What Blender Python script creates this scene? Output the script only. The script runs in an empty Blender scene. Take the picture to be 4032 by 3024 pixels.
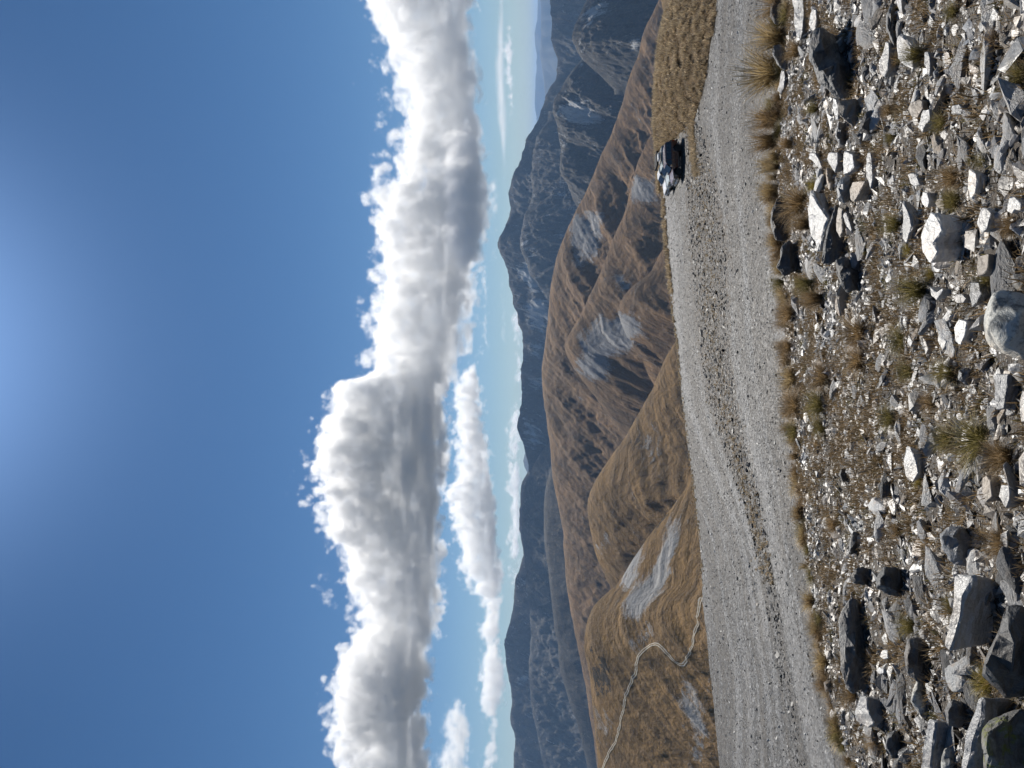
import bpy, bmesh, math, random
import numpy as np
from mathutils import Matrix, Vector
C = bpy.context; S = C.scene
random.seed(7); RNG = np.random.default_rng(7)

# ------------------------------------------------------------------ helpers
F = 2912.0                                   # focal length in photo pixels (26 mm on a 36 mm sensor)
PITCH = math.atan((2140 - 2016) / F)         # the horizon stands a little below the middle of the photo
CP, SP = math.cos(PITCH), math.sin(PITCH)

def ray(ix, iy):
    """direction from the camera through photo position (ix grows downhill, iy grows to the left), with y = 1"""
    a, b = -(ix - 2016) / F, (1512 - iy) / F
    y, z = CP - a * SP, SP + a * CP
    return b / y, 1.0, z / y

def tanel(ix):
    a = -(np.asarray(ix, float) - 2016) / F
    return (SP + a * CP) / (CP - a * SP)

def project(x, y, z):
    d = y * CP + z * SP
    return 2016 - F * (-y * SP + z * CP) / d, 1512 - F * x / d

def tag(o, label=None, cat=None, group=None, kind=None):
    if label: o['label'] = label
    if cat: o['category'] = cat
    if group: o['group'] = group
    if kind: o['kind'] = kind
    return o

def mesh_np(name, V, faces, attrs=None, uv=None, smooth=True):
    """mesh from numpy arrays; faces is an (n, k) array"""
    V = np.ascontiguousarray(V, np.float32); faces = np.ascontiguousarray(faces, np.int32)
    me = bpy.data.meshes.new(name); n, k = faces.shape
    me.vertices.add(len(V)); me.vertices.foreach_set('co', V.ravel())
    me.loops.add(n * k); me.loops.foreach_set('vertex_index', faces.ravel())
    me.polygons.add(n); me.polygons.foreach_set('loop_start', np.arange(0, n * k, k, dtype=np.int32))
    me.polygons.foreach_set('use_smooth', np.full(n, smooth, bool))
    if attrs:
        for nm, A in attrs.items():
            A = np.asarray(A, np.float32)
            if A.ndim == 1:
                at = me.attributes.new(nm, 'FLOAT', 'POINT'); at.data.foreach_set('value', A)
            else:
                at = me.attributes.new(nm, 'FLOAT_COLOR', 'POINT')
                A4 = np.ones((len(V), 4), np.float32); A4[:, :A.shape[1]] = A; at.data.foreach_set('color', A4.ravel())
    if uv is not None:
        u = me.uv_layers.new(name='slope'); u.data.foreach_set('uv', np.ascontiguousarray(uv[faces.ravel()], np.float32).ravel())
    me.update(calc_edges=True)
    return me

def link(name, me, mat=None, parent=None):
    o = bpy.data.objects.new(name, me); C.collection.objects.link(o)
    if mat is not None and me is not None: me.materials.append(mat)
    if parent is not None: o.parent = parent
    return o

def grid_faces(nr, nc):
    i = np.arange(nr - 1)[:, None] * nc + np.arange(nc - 1)[None, :]
    return np.stack([i, i + 1, i + nc + 1, i + nc], -1).reshape(-1, 4)

def _hash(ix, iy, seed):
    h = (ix.astype(np.int64) * 374761393 + iy.astype(np.int64) * 668265263 + seed * 1274126177) & 0xffffffff
    h = ((h ^ (h >> 13)) * 1274126177) & 0xffffffff
    h = h ^ (h >> 16)
    return (h & 0xffff) / 65536.0

def noise2(x, y, seed=0):
    """gradient noise, about -0.7 .. 0.7"""
    x0, y0 = np.floor(x), np.floor(y); fx, fy = x - x0, y - y0
    u, v = fx * fx * fx * (fx * (fx * 6 - 15) + 10), fy * fy * fy * (fy * (fy * 6 - 15) + 10)
    def g(i, j):
        a = _hash(x0 + i, y0 + j, seed) * 2 * np.pi
        return np.cos(a) * (fx - i) + np.sin(a) * (fy - j)
    a, b, c, d = g(0, 0), g(1, 0), g(0, 1), g(1, 1)
    return (a + (b - a) * u) + ((c + (d - c) * u) - (a + (b - a) * u)) * v

def fbm(x, y, oct=5, seed=0, gain=.5):
    s = 0; a = 1.0
    for k in range(oct):
        s = s + a * noise2(x * 2 ** k, y * 2 ** k, seed + k * 17); a *= gain
    return s

def ridged(x, y, oct=5, seed=0, gain=.5):
    s = 0; a = 1.0; t = 0
    for k in range(oct):
        s = s + a * (1 - np.abs(noise2(x * 2 ** k, y * 2 ** k, seed + k * 31)) * 2.2); t += a; a *= gain
    return s / t

def interp(pts, q):
    p = sorted(pts); return np.interp(q, [a for a, b in p], [b for a, b in p])

def smoothpts(pts, q, w=22.):
    q = np.asarray(q, float)
    return (interp(pts, q - w) + 2 * interp(pts, q) + interp(pts, q + w)) / 4

def inpoly(px, py, poly):
    ins = np.zeros(px.shape, bool); n = len(poly)
    for i in range(n):
        x1, y1 = poly[i]; x2, y2 = poly[(i + 1) % n]
        if y1 == y2: continue
        c = ((y1 > py) != (y2 > py)) & (px < (x2 - x1) * (py - y1) / (y2 - y1) + x1)
        ins ^= c
    return ins

# ---- node helper
class NT:
    def __init__(s, name):
        s.mat = bpy.data.materials.new(name); s.mat.use_nodes = True; s.t = s.mat.node_tree; s.t.nodes.clear()
        s.out = s.t.nodes.new('ShaderNodeOutputMaterial')
    def n(s, typ, ins=None, **kw):
        q = s.t.nodes.new(typ)
        for a, b in kw.items(): setattr(q, a, b)
        for a, b in (ins or {}).items(): s.set(q.inputs[a], b)
        return q
    def set(s, sock, v):
        if isinstance(v, bpy.types.NodeSocket): s.t.links.new(v, sock)
        else: sock.default_value = v
    def noise(s, vec, scale, detail=4, rough=.55, **k):
        return s.n('ShaderNodeTexNoise', {'Vector': vec, 'Scale': scale, 'Detail': detail, 'Roughness': rough}, **k).outputs[0]
    def ramp(s, fac, stops):
        r = s.n('ShaderNodeValToRGB'); s.set(r.inputs[0], fac); e = r.color_ramp.elements
        while len(e) < len(stops): e.new(.5)
        for q, (p, c) in zip(e, stops): q.position = p; q.color = (*c, 1) if len(c) == 3 else c
        return r.outputs[0]
    def lin(s, v, a, b, c=0., d=1.):
        q = s.n('ShaderNodeMapRange'); s.set(q.inputs[0], v)
        for i, t in enumerate((a, b, c, d)): q.inputs[i + 1].default_value = t
        return q.outputs[0]
    def mix(s, f, a, b, mode='MIX'):
        q = s.n('ShaderNodeMix', data_type='RGBA', blend_type=mode); s.set(q.inputs[0], f)
        for i, v in ((6, a), (7, b)): s.set(q.inputs[i], (*v, 1) if isinstance(v, tuple) and len(v) == 3 else v)
        return q.outputs[2]
    def math(s, op, a, b=0., c=0.):
        q = s.n('ShaderNodeMath', operation=op)
        for i, v in enumerate((a, b, c)): s.set(q.inputs[i], v)
        return q.outputs[0]
    def vmap(s, vec, scale=(1, 1, 1), rot=(0, 0, 0)):
        return s.n('ShaderNodeMapping', {'Vector': vec, 'Scale': scale, 'Rotation': rot}).outputs[0]
    def attr(s, name, out='Fac'):
        return s.n('ShaderNodeAttribute', attribute_name=name).outputs[out]
    def pos(s): return s.n('ShaderNodeNewGeometry').outputs['Position']
    def obj(s): return s.n('ShaderNodeTexCoord').outputs['Object']
    def bump(s, h, strength=.5, dist=.02):
        return s.n('ShaderNodeBump', {'Height': h, 'Strength': strength, 'Distance': dist}).outputs[0]
    def bsdf(s, col, rough=.7, normal=None, spec=.5, metal=0., **ins):
        d = {'Base Color': (*col, 1) if isinstance(col, tuple) and len(col) == 3 else col, 'Roughness': rough, 'Specular IOR Level': spec, 'Metallic': metal}
        d.update(ins)
        q = s.n('ShaderNodeBsdfPrincipled', d)
        if normal is not None: s.set(q.inputs['Normal'], normal)
        return q.outputs[0]
    def done(s, sh, sock='Surface'):
        s.t.links.new(sh, s.out.inputs[sock]); return s.mat

# ------------------------------------------------------------------ camera, sun, sky
cam = bpy.data.cameras.new('camera'); co = bpy.data.objects.new('camera', cam); C.collection.objects.link(co)
cam.sensor_width = 36; cam.lens = 26; cam.clip_end = 400000; cam.clip_start = .05
# the photo was stored on its side: the world's up points to the left of the picture
co.matrix_world = Matrix(((0, 1, 0, 0), (SP, 0, -CP, 0), (-CP, 0, -SP, 0), (0, 0, 0, 1)))
S.camera = co
SUN_EL, SUN_AZ = math.radians(47), math.radians(3)      # azimuth measured from +Y towards +X
sl = bpy.data.lights.new('sun', 'SUN'); sl.energy = 5.0; sl.angle = math.radians(.53); sl.color = (1, .95, .87)
so = bpy.data.objects.new('sun', sl); C.collection.objects.link(so)
so.rotation_euler = (-(math.pi / 2 - SUN_EL), 0, -SUN_AZ)
w = bpy.data.worlds.new('World'); S.world = w; w.use_nodes = True
sk = w.node_tree.nodes.new('ShaderNodeTexSky'); sk.sky_type = 'NISHITA'; sk.sun_disc = False
sk.sun_elevation = SUN_EL; sk.sun_rotation = SUN_AZ; sk.altitude = 1900; sk.dust_density = .25; sk.ozone_density = 2.2; sk.air_density = 1.0
hs_ = w.node_tree.nodes.new('ShaderNodeHueSaturation'); hs_.inputs['Saturation'].default_value = 1.22; w.node_tree.links.new(sk.outputs[0], hs_.inputs['Color'])
# the bright aureole of the sky round the sun
wt = w.node_tree; tc = wt.nodes.new('ShaderNodeTexCoord'); dp = wt.nodes.new('ShaderNodeVectorMath'); dp.operation = 'DOT_PRODUCT'; wt.links.new(tc.outputs['Generated'], dp.inputs[0])
dp.inputs[1].default_value = (math.sin(SUN_AZ) * math.cos(SUN_EL), math.cos(SUN_AZ) * math.cos(SUN_EL), math.sin(SUN_EL))
mx = wt.nodes.new('ShaderNodeMath'); mx.operation = 'MAXIMUM'; wt.links.new(dp.outputs['Value'], mx.inputs[0]); mx.inputs[1].default_value = 0
pw = wt.nodes.new('ShaderNodeMath'); pw.operation = 'POWER'; wt.links.new(mx.outputs[0], pw.inputs[0]); pw.inputs[1].default_value = 50
au = wt.nodes.new('ShaderNodeMix'); au.data_type = 'RGBA'; au.blend_type = 'ADD'; wt.links.new(pw.outputs[0], au.inputs[0]); wt.links.new(hs_.outputs[0], au.inputs[6]); au.inputs[7].default_value = (3.9, 6.7, 12.0, 1)
w.node_tree.links.new(au.outputs[2], w.node_tree.nodes['Background'].inputs[0]); w.node_tree.nodes['Background'].inputs[1].default_value = .053
S.view_settings.view_transform = 'Standard'; S.view_settings.look = 'None'; S.view_settings.exposure = 0.3; S.view_settings.gamma = 1
S.cycles.use_adaptive_sampling = True; S.cycles.adaptive_threshold = .03
S.cycles.volume_bounces = 7; S.cycles.max_bounces = 12; S.cycles.diffuse_bounces = 3; S.cycles.glossy_bounces = 2; S.cycles.transmission_bounces = 4
S.cycles.volume_step_rate = 2.5; S.cycles.volume_max_steps = 512; S.cycles.use_denoising = True; S.cycles.sample_clamp_indirect = 8

# ------------------------------------------------------------------ clouds: real volumes, kilometres off
def cloud_material(dens, aniso=.38):
    k = NT('cloud_droplets')
    return k.done(k.n('ShaderNodeVolumePrincipled', {'Color': (1, 1, 1, 1), 'Density': dens, 'Anisotropy': aniso}).outputs[0], 'Volume')

def cloud(name, label, tops, bots, D, T, R, big, small, abig, asmall, bias, soft, dens, seed=0, zmin=590., stretch=1., group=None, pad=90, thin=.12, mul=None):
    """a bank of cloud at distance D and half depth T, between an upper and a lower edge; voxels of R metres"""
    iys = [a for a, b in tops]; ixs = [b for a, b in tops] + [b for a, b in bots]
    X = lambda iy: (1512 - iy) / F * D
    Zf = lambda ix: float(D * tanel(ix))
    x0, x1 = X(max(iys) + pad), X(min(iys) - pad); z0, z1 = max(zmin, Zf(max(ixs) + pad * .5)), Zf(min(ixs) - pad)
    g = bpy.data.node_groups.new(name + '_field', 'GeometryNodeTree'); g.is_modifier = True
    g.interface.new_socket('Geometry', in_out='OUTPUT', socket_type='NodeSocketGeometry')
    def n(t, **k):
        q = g.nodes.new(t)
        for a, b in k.items(): setattr(q, a, b)
        return q
    def put(sock, v):
        if isinstance(v, bpy.types.NodeSocket): g.links.new(v, sock)
        else: sock.default_value = v
    def m(op, *a):
        q = n('ShaderNodeMath', operation=op)
        for i, v in enumerate(a): put(q.inputs[i], v)
        return q.outputs[0]
    def curve(pts, u):
        q = n('ShaderNodeFloatCurve'); c = q.mapping.curves[0]
        P_ = sorted(((X(iy) - x0) / (x1 - x0), min(1, max(0, (Zf(ix) - z0) / (z1 - z0)))) for iy, ix in pts)
        while len(c.points) < len(P_): c.points.new(.5, .5)
        for p, ab in zip(c.points, P_): p.location = ab
        for p in c.points: p.handle_type = 'AUTO_CLAMPED'
        q.mapping.update(); put(q.inputs['Value'], u); return q.outputs[0]
    pos = n('GeometryNodeInputPosition').outputs[0]; sep = n('ShaderNodeSeparateXYZ'); put(sep.inputs[0], pos); x, y, z = sep.outputs
    u = m('DIVIDE', m('SUBTRACT', x, x0), x1 - x0); v = m('DIVIDE', m('SUBTRACT', z, z0), z1 - z0)
    st = m('MULTIPLY', m('SUBTRACT', curve(tops, u), v), z1 - z0); sb = m('MULTIPLY', m('SUBTRACT', v, curve(bots, u)), z1 - z0)
    sy = m('SUBTRACT', T * .75, m('ABSOLUTE', m('SUBTRACT', y, D)))
    d = m('SMOOTH_MIN', m('SMOOTH_MIN', st, m('MULTIPLY', sb, 1.3), big * .2), sy, big * .4)
    mp = n('ShaderNodeVectorMath', operation='MULTIPLY_ADD'); put(mp.inputs[0], pos); mp.inputs[1].default_value = (1 / stretch, 1, 1); mp.inputs[2].default_value = (seed * 3171., seed * 977., 0)
    def noise(sc, det, rough):
        q = n('ShaderNodeTexNoise'); put(q.inputs['Vector'], mp.outputs[0]); put(q.inputs['Scale'], sc); put(q.inputs['Detail'], det); put(q.inputs['Roughness'], rough); return q.outputs[0]
    vo = n('ShaderNodeTexVoronoi'); put(vo.inputs['Vector'], mp.outputs[0]); put(vo.inputs['Scale'], 1 / small); put(vo.inputs['Detail'], 3.); put(vo.inputs['Roughness'], .55)
    n1 = m('SUBTRACT', noise(1 / big, 6., .6), .5); v1 = m('SUBTRACT', .5, vo.outputs['Distance'])
    # flat bases: the noise eats less from below
    d2 = m('ADD', m('ADD', d, bias), m('ADD', m('MULTIPLY', n1, abig), m('MULTIPLY', v1, asmall)))
    mr = n('ShaderNodeMapRange', interpolation_type='SMOOTHSTEP'); put(mr.inputs[0], d2)
    for i, t in enumerate((0., soft, 0., 1.)): mr.inputs[i + 1].default_value = t
    # thick and thin places inside: billows above, level streaks towards the flat base
    def mapr(v, a_, b_, c_, d_):
        q = n('ShaderNodeMapRange', interpolation_type='SMOOTHSTEP'); put(q.inputs[0], v)
        for i, t in enumerate((a_, b_, c_, d_)): q.inputs[i + 1].default_value = t
        return q.outputs[0]
    bil = mapr(noise(1 / (small * .75), 7., .66), .42, .6, thin, 1.)
    mq = n('ShaderNodeVectorMath', operation='MULTIPLY'); put(mq.inputs[0], mp.outputs[0]); mq.inputs[1].default_value = (.16, .4, 1.)
    nq = n('ShaderNodeTexNoise'); put(nq.inputs['Vector'], mq.outputs[0]); put(nq.inputs['Scale'], 1 / (small * .6)); put(nq.inputs['Detail'], 5.); put(nq.inputs['Roughness'], .6)
    stk = mapr(nq.outputs[0], .4, .6, thin * 2, 1.)
    low = mapr(m('DIVIDE', sb, m('MAXIMUM', m('ADD', sb, st), 1.)), .2, .55, 1., 0.)
    tn_ = m('ADD', m('MULTIPLY', bil, m('SUBTRACT', 1., low)), m('MULTIPLY', stk, low))
    den = m('MULTIPLY', mr.outputs[0], tn_)
    if mul:
        q = n('ShaderNodeFloatCurve'); c = q.mapping.curves[0]; P_ = sorted(((X(iy) - x0) / (x1 - x0), f) for iy, f in mul)
        while len(c.points) < len(P_): c.points.new(.5, .5)
        for p, ab in zip(c.points, P_): p.location = ab
        q.mapping.update(); put(q.inputs['Value'], u); den = m('MULTIPLY', den, q.outputs[0])
    vc = n('GeometryNodeVolumeCube'); put(vc.inputs['Density'], den)
    vc.inputs['Min'].default_value = (x0, D - T, z0); vc.inputs['Max'].default_value = (x1, D + T, z1)
    for ax, L in (('X', x1 - x0), ('Y', 2 * T / 1.5), ('Z', z1 - z0)): vc.inputs['Resolution ' + ax].default_value = max(8, int(L / R))
    mat = cloud_material(dens)
    sm = n('GeometryNodeSetMaterial'); put(sm.inputs[0], vc.outputs[0]); sm.inputs['Material'].default_value = mat
    put(n('NodeGroupOutput').inputs[0], sm.outputs[0])
    ob = link(name, bpy.data.meshes.new(name), mat); ob.modifiers.new('volume', 'NODES').node_group = g
    return tag(ob, label, 'cloud', group, 'stuff')

cloud('cloud_bank', 'long white and grey cumulus bank across the blue sky above the mountains',
    [(-90, 1420), (0, 1450), (120, 1500), (250, 1545), (420, 1590), (600, 1550), (740, 1500), (900, 1480), (1100, 1490), (1250, 1470), (1440, 1460), (1490, 1380), (1520, 1300), (1600, 1300), (1700, 1260), (1850, 1225), (2000, 1245), (2150, 1320), (2300, 1370), (2400, 1420), (2500, 1385), (2600, 1310), (2700, 1290), (2850, 1330), (2940, 1340), (3114, 1375)],
    [(-90, 1850), (0, 1855), (200, 1870), (400, 1885), (600, 1910), (750, 1925), (900, 1910), (1000, 1880), (1150, 1860), (1300, 1845), (1500, 1780), (1700, 1765), (2000, 1760), (2200, 1755), (2400, 1725), (2600, 1710), (2800, 1680), (3114, 1680)],
    9000., 750., 12., 750., 230., 980., 300., 110., 105., .028, 0, thin=.05, mul=[(-90, .3), (400, .3), (700, .42), (1000, .35), (1400, .3), (1500, .38), (1750, .48), (2050, .46), (2250, .38), (2450, .35), (2700, .5), (3114, .4)])
cloud('cloud_bank', 'lower broken cumulus bank on the left between the long bank and the peaks',
    [(1330, 1905), (1420, 1860), (1500, 1800), (1600, 1775), (1800, 1785), (1890, 1790), (1910, 1760), (2000, 1758), (2060, 1768), (2130, 1793), (2250, 1817), (2340, 1864), (2430, 1904), (2470, 1888), (2560, 1884), (2650, 1880), (2740, 1886), (2800, 1910), (2840, 1926), (2930, 1920), (2980, 1905), (3114, 1900)],
    [(1330, 1900), (1420, 1885), (1500, 1890), (1600, 1902), (1800, 1930), (1900, 1942), (2000, 1958), (2130, 1962), (2250, 1985), (2370, 1965), (2500, 1968), (2620, 1990), (2710, 2003), (2760, 1985), (2810, 1960), (2930, 1958), (3114, 1930)],
    14000., 600., 15., 560., 200., 620., 230., 60., 120., .010, 1, zmin=600., thin=.08)
cloud('cloud', 'dark grey belly of cloud hanging under the long bank at the right',
    [(480, 1800), (540, 1760), (650, 1745), (800, 1725), (900, 1730), (1000, 1760), (1090, 1800)], [(480, 1810), (560, 1895), (700, 1918), (830, 1925), (950, 1905), (1090, 1815)],
    8100., 420., 12., 420., 160., 420., 130., 30., 170., .02, 13, thin=.3)
cloud('cloud', 'string of small broken cumulus low over the left mountains',
    [(2400, 1975), (2440, 1950), (2520, 1958), (2600, 1945), (2680, 1965), (2760, 1958), (2850, 1950), (2950, 1962), (3114, 1955)], [(2400, 1978), (2500, 1985), (2700, 1988), (2900, 1985), (3114, 1984)],
    20000., 420., 26., 480., 190., 760., 260., -40., 200., .006, 14, zmin=680., stretch=1.3)
cloud('cloud', 'ragged white cloud below the long bank at the far left edge',
    [(2740, 1815), (2780, 1760), (2820, 1742), (2900, 1728), (3114, 1700)], [(2740, 1800), (2780, 1830), (2820, 1848), (2900, 1852), (3114, 1855)],
    12000., 400., 17., 420., 150., 560., 160., 20., 150., .008, 2)
cloud('cloud', 'far line of small low cumulus just over the mountain crests in the middle',
    [(1130, 2060), (1150, 2015), (1300, 2010), (1400, 2022), (1500, 2022), (1570, 2030), (1595, 2012), (1650, 1992), (1800, 1985), (1900, 1984), (2000, 1986), (2100, 1996), (2160, 1992), (2250, 1997), (2330, 2012), (2370, 2070), (2420, 2070)],
    [(1130, 2050), (1150, 2060), (1570, 2062), (2330, 2062), (2370, 2050), (2420, 2050)],
    42000., 1300., 52., 1100., 420., 1500., 620., -60., 300., .006, 3, zmin=700., stretch=1.6)
cloud('cloud', 'smooth lens shaped white cloud low in the sky at the right',
    [(-90, 1958), (0, 1958), (150, 1950), (300, 1946), (450, 1952), (550, 1966), (650, 1978), (720, 1986)], [(-90, 1986), (300, 1990), (450, 1994), (600, 1994), (720, 1986)],
    26000., 700., 34., 900., 300., 380., 60., 20., 260., .003, 4, zmin=700., stretch=4.)
cloud('cloud', 'grey flat based cumulus under the lens shaped cloud at the right',
    [(100, 2010), (130, 1985), (200, 1975), (300, 1985), (380, 1998), (470, 2004), (510, 2020)], [(100, 2008), (130, 2020), (200, 2024), (380, 2024), (470, 2022), (510, 2018)],
    34000., 900., 44., 800., 300., 900., 330., 20., 250., .007, 5, zmin=700.)
cloud('cloud', 'thin broken streak of cloud over the central peak',
    [(1030, 1915), (1050, 1893), (1120, 1888), (1200, 1898), (1260, 1890), (1340, 1897), (1380, 1920)], [(1030, 1910), (1050, 1925), (1200, 1922), (1340, 1930), (1380, 1920)],
    16000., 260., 22., 330., 120., 420., 150., 10., 130., .007, 6, zmin=620., stretch=1.5)
cloud('cloud', 'two thin white streaks of cloud low above the central ridge',
    [(1090, 1980), (1120, 1962), (1250, 1966), (1330, 1972), (1380, 1990), (1480, 1998)], [(1090, 1975), (1120, 1995), (1250, 1996), (1330, 1998), (1480, 2000)],
    24000., 300., 32., 420., 160., 560., 200., 10., 170., .006, 7, zmin=700., stretch=3.)
cloud('cloud', 'thin ragged cloud patch beside the highest peak',
    [(680, 1950), (710, 1925), (780, 1905), (850, 1925), (920, 1935), (1000, 1920), (1040, 1945)], [(680, 1950), (720, 1968), (800, 1972), (900, 1965), (1000, 1968), (1040, 1945)],
    15500., 260., 20., 330., 120., 460., 160., 0., 150., .006, 12, zmin=640., stretch=1.4)
for k, (a, lab) in enumerate((((415, 525, 1462, 1530), 'small white puff of cloud just above the long bank at the right, nearest to the bank'),
        ((175, 295, 1432, 1488), 'small white puff of cloud above the right end of the long bank, farthest right'),
        ((240, 370, 1380, 1445), 'thin ragged wisp of cloud, topmost of three above the bank at the right'))):
    i0, i1, t, b = a; mid = (i0 + i1) / 2
    cloud('cloud', lab, [(i0, (t + b) / 2), (mid, t), (i1, (t + b) / 2)], [(i0, (t + b) / 2), (mid, b), (i1, (t + b) / 2)],
        9500., 130., 11., 200., 90., 330., 130., (15., 10., -15.)[k], 120., .008, 8 + k, group='small puffs above the bank', pad=40)

# ------------------------------------------------------------------ haze: the air of the valley, sky and clouds outside
k = NT('haze_air')
hz = k.done(k.n('ShaderNodeVolumePrincipled', {'Color': (.38, .62, 1, 1), 'Density': 2.9e-5, 'Anisotropy': .1}).outputs[0], 'Volume')
bm = bmesh.new(); bmesh.ops.create_cube(bm, size=1.0, matrix=Matrix.Translation((0, 24000, (585 - 701) / 2)) @ Matrix.Diagonal((90000, 58000, 1286, 1)))
me = bpy.data.meshes.new('haze'); bm.to_mesh(me); bm.free()
tag(link('haze', me, hz), 'thin bluish haze filling the valley in front of the far mountains', 'haze', None, 'stuff')

# ------------------------------------------------------------------ far terrain
def hill_material(name, grass_a, grass_b, dark, scree_a, scree_b, sc=1.0, streak=1.0, bump=1.0):
    """tussock slopes with patches of scree (attribute R), dark scrub and outcrops (G) and wear that runs downslope"""
    k = NT(name); p = k.pos(); a = k.n('ShaderNodeAttribute', attribute_name='mask'); sp = k.n('ShaderNodeSeparateColor'); k.set(sp.inputs[0], a.outputs['Color'])
    uv = k.n('ShaderNodeUVMap', uv_map='slope').outputs[0]
    big = k.noise(p, .006 * sc, 6, .6); mid = k.noise(p, .035 * sc, 6, .65); fine = k.noise(p, .22 * sc, 5, .7)
    st = k.noise(k.vmap(uv, (9 * streak, 1.4, 1)), 1.0, 6, .62); st2 = k.noise(k.vmap(uv, (34 * streak, 5, 1)), 1.0, 4, .6)
    g = k.mix(k.lin(big, .35, .65), grass_a, grass_b)
    g = k.mix(k.lin(st, .42, .7), g, k.mix(.5, g, dark)); g = k.mix(k.math('MULTIPLY', k.lin(st2, .45, .75), .55), g, dark)
    g = k.mix(k.math('MULTIPLY', k.lin(mid, .5, .72), .38), g, dark)
    g = k.mix(k.math('MULTIPLY', k.lin(fine, .5, .75), .5), g, k.mix(.5, g, (.45, .34, .2)))
    sc_col = k.mix(k.lin(k.math('ADD', st2, k.math('MULTIPLY', fine, .6)), .55, 1.1), scree_a, scree_b)
    edge = k.math('ADD', sp.outputs[0], k.math('ADD', k.math('MULTIPLY', k.math('SUBTRACT', st, .5), 2.1), k.math('MULTIPLY', k.math('SUBTRACT', k.math('ADD', mid, fine), 1.0), .8)))
    c = k.mix(k.lin(edge, .32, .72, 0, .92), g, sc_col)
    dk = k.math('ADD', sp.outputs[1], k.math('ADD', k.math('MULTIPLY', k.math('SUBTRACT', mid, .5), 1.6), k.math('MULTIPLY', k.math('SUBTRACT', fine, .5), .8)))
    c = k.mix(k.lin(dk, .45, .6), c, dark)
    h = k.math('ADD', k.math('MULTIPLY', st, 10.), k.math('ADD', k.math('MULTIPLY', mid, 8.), k.math('MULTIPLY', fine, 2.2)))
    return k.done(k.bsdf(c, .9, k.bump(h, .55 * bump, 1.0), .15))

FARBLUE = hill_material('distant_rock', (.13, .12, .1), (.1, .1, .09), (.06, .06, .06), (.2, .2, .2), (.28, .28, .27), .12)
ROCKY = hill_material('mountain_rock', (.05, .047, .042), (.075, .069, .06), (.02, .022, .026), (.32, .318, .31), (.6, .595, .58), .4, 1.0, 1.6)
BROWN = hill_material('tussock_hillside', (.25, .148, .07), (.17, .105, .055), (.04, .036, .032), (.2, .2, .2), (.37, .37, .37), 1.0, 1.0, 1.6)
GOLD = hill_material('golden_tussock_hillside', (.27, .165, .068), (.2, .125, .056), (.045, .04, .034), (.24, .24, .238), (.42, .42, .415), 2.2, 1.3, 1.4)

def crop_poly(ox, oy, s, pts): return [(ox + a / s, oy + b / s) for a, b in pts]

def ridge(name, label, crest, D, mat, slope, depth, seed, gw, ga, skew=0., jag=0., back=500., cols=760, rows=170, span=(-260, 3284), scree=(), dark=(), base=0., basedark=0., concave=.1, rough=1.0, ramp=160., crown=70.):
    """a mountain face: crest line at distance D falling towards the camera over `depth` metres, cut by gullies, with a back slope"""
    iy = np.linspace(span[0], span[1], cols); t = (1512 - iy) / F / CP
    Dc = interp(D, iy) if isinstance(D, list) else np.full(cols, float(D))
    rr = np.linspace(0, 1, rows); s = np.concatenate([-back * (1 - np.linspace(0, 1, 14)[:-1]) ** 1.3, depth * rr ** 1.25])
    Sg, T = np.meshgrid(s, t, indexing='ij'); IY = np.broadcast_to(iy, Sg.shape)
    Rr = Dc[None, :] - Sg; sp = np.maximum(Sg, 0)
    al = T * Dc[None, :]                                           # metres along the crest
    zc = Dc * tanel(smoothpts(crest, iy)); zc = zc + jag * fbm(al[0] / (gw * .35), al[0] * 0 + seed, 5, seed)
    sl = slope if not isinstance(slope, list) else interp(slope, iy)[None, :]
    drop = sl * (sp - crown * (1 - np.exp(-sp / crown))) * (1 - concave * np.minimum(sp / depth, 1)) + .12 * sp
    z = zc[None, :] - np.where(Sg >= 0, drop, -Sg * .45)
    rp = 1 - np.exp(-np.maximum(sp, 0) / ramp)
    wx = al + skew * sp + gw * .22 * fbm(al / gw * .8, sp / gw * .5, 3, seed + 5)
    gul = ridged(wx / gw, sp / (gw * 4.5) + 9.1, 5, seed, .5)
    z = z + rp * ga * (gul - .55) * 1.6 + rp * ga * .3 * rough * fbm(al / (gw * .22), sp / (gw * .3), 5, seed + 40, .55)
    px, py = project(T * Rr, Rr, z)
    m = np.zeros((Sg.size, 3), np.float32); m[:, 0] = base; m[:, 1] = basedark
    wpx = px + 26 * fbm(al / (gw * .5), sp / (gw * .4), 4, seed + 70); wpy = py + 30 * fbm(al / (gw * .5), sp / (gw * .9), 4, seed + 90)
    for plist, ch in ((scree, 0), (dark, 1)):
        for poly in plist:
            acc = 0
            for dx, dy in ((0, 0), (16, 0), (-16, 0), (0, 16), (0, -16), (30, 20), (-30, -20), (20, -40), (-20, 40)): acc = acc + inpoly(wpx + dx, wpy + dy, poly)
            m[:, ch] = np.maximum(m[:, ch], (acc / 9.0).ravel())
    V = np.stack([T * Rr, Rr, z], -1).reshape(-1, 3)
    uv = np.stack([wx / 300, sp / 300], -1).reshape(-1, 2)
    o = link(name, mesh_np(name, V, grid_faces(*Sg.shape), {'mask': m}, uv), mat)
    return tag(o, label, None, None, 'structure'), dict(T=T, Rr=Rr, z=z)

ground = link('ground', mesh_np('ground', np.array([(-44000, -4000, -690), (44000, -4000, -690), (44000, 52000, -690), (-44000, 52000, -690)]), np.array([[0, 1, 2, 3]]), {'mask': np.zeros((4, 3))}, np.zeros((4, 2))), FARBLUE)
tag(ground, None, None, None, 'structure')

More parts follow.
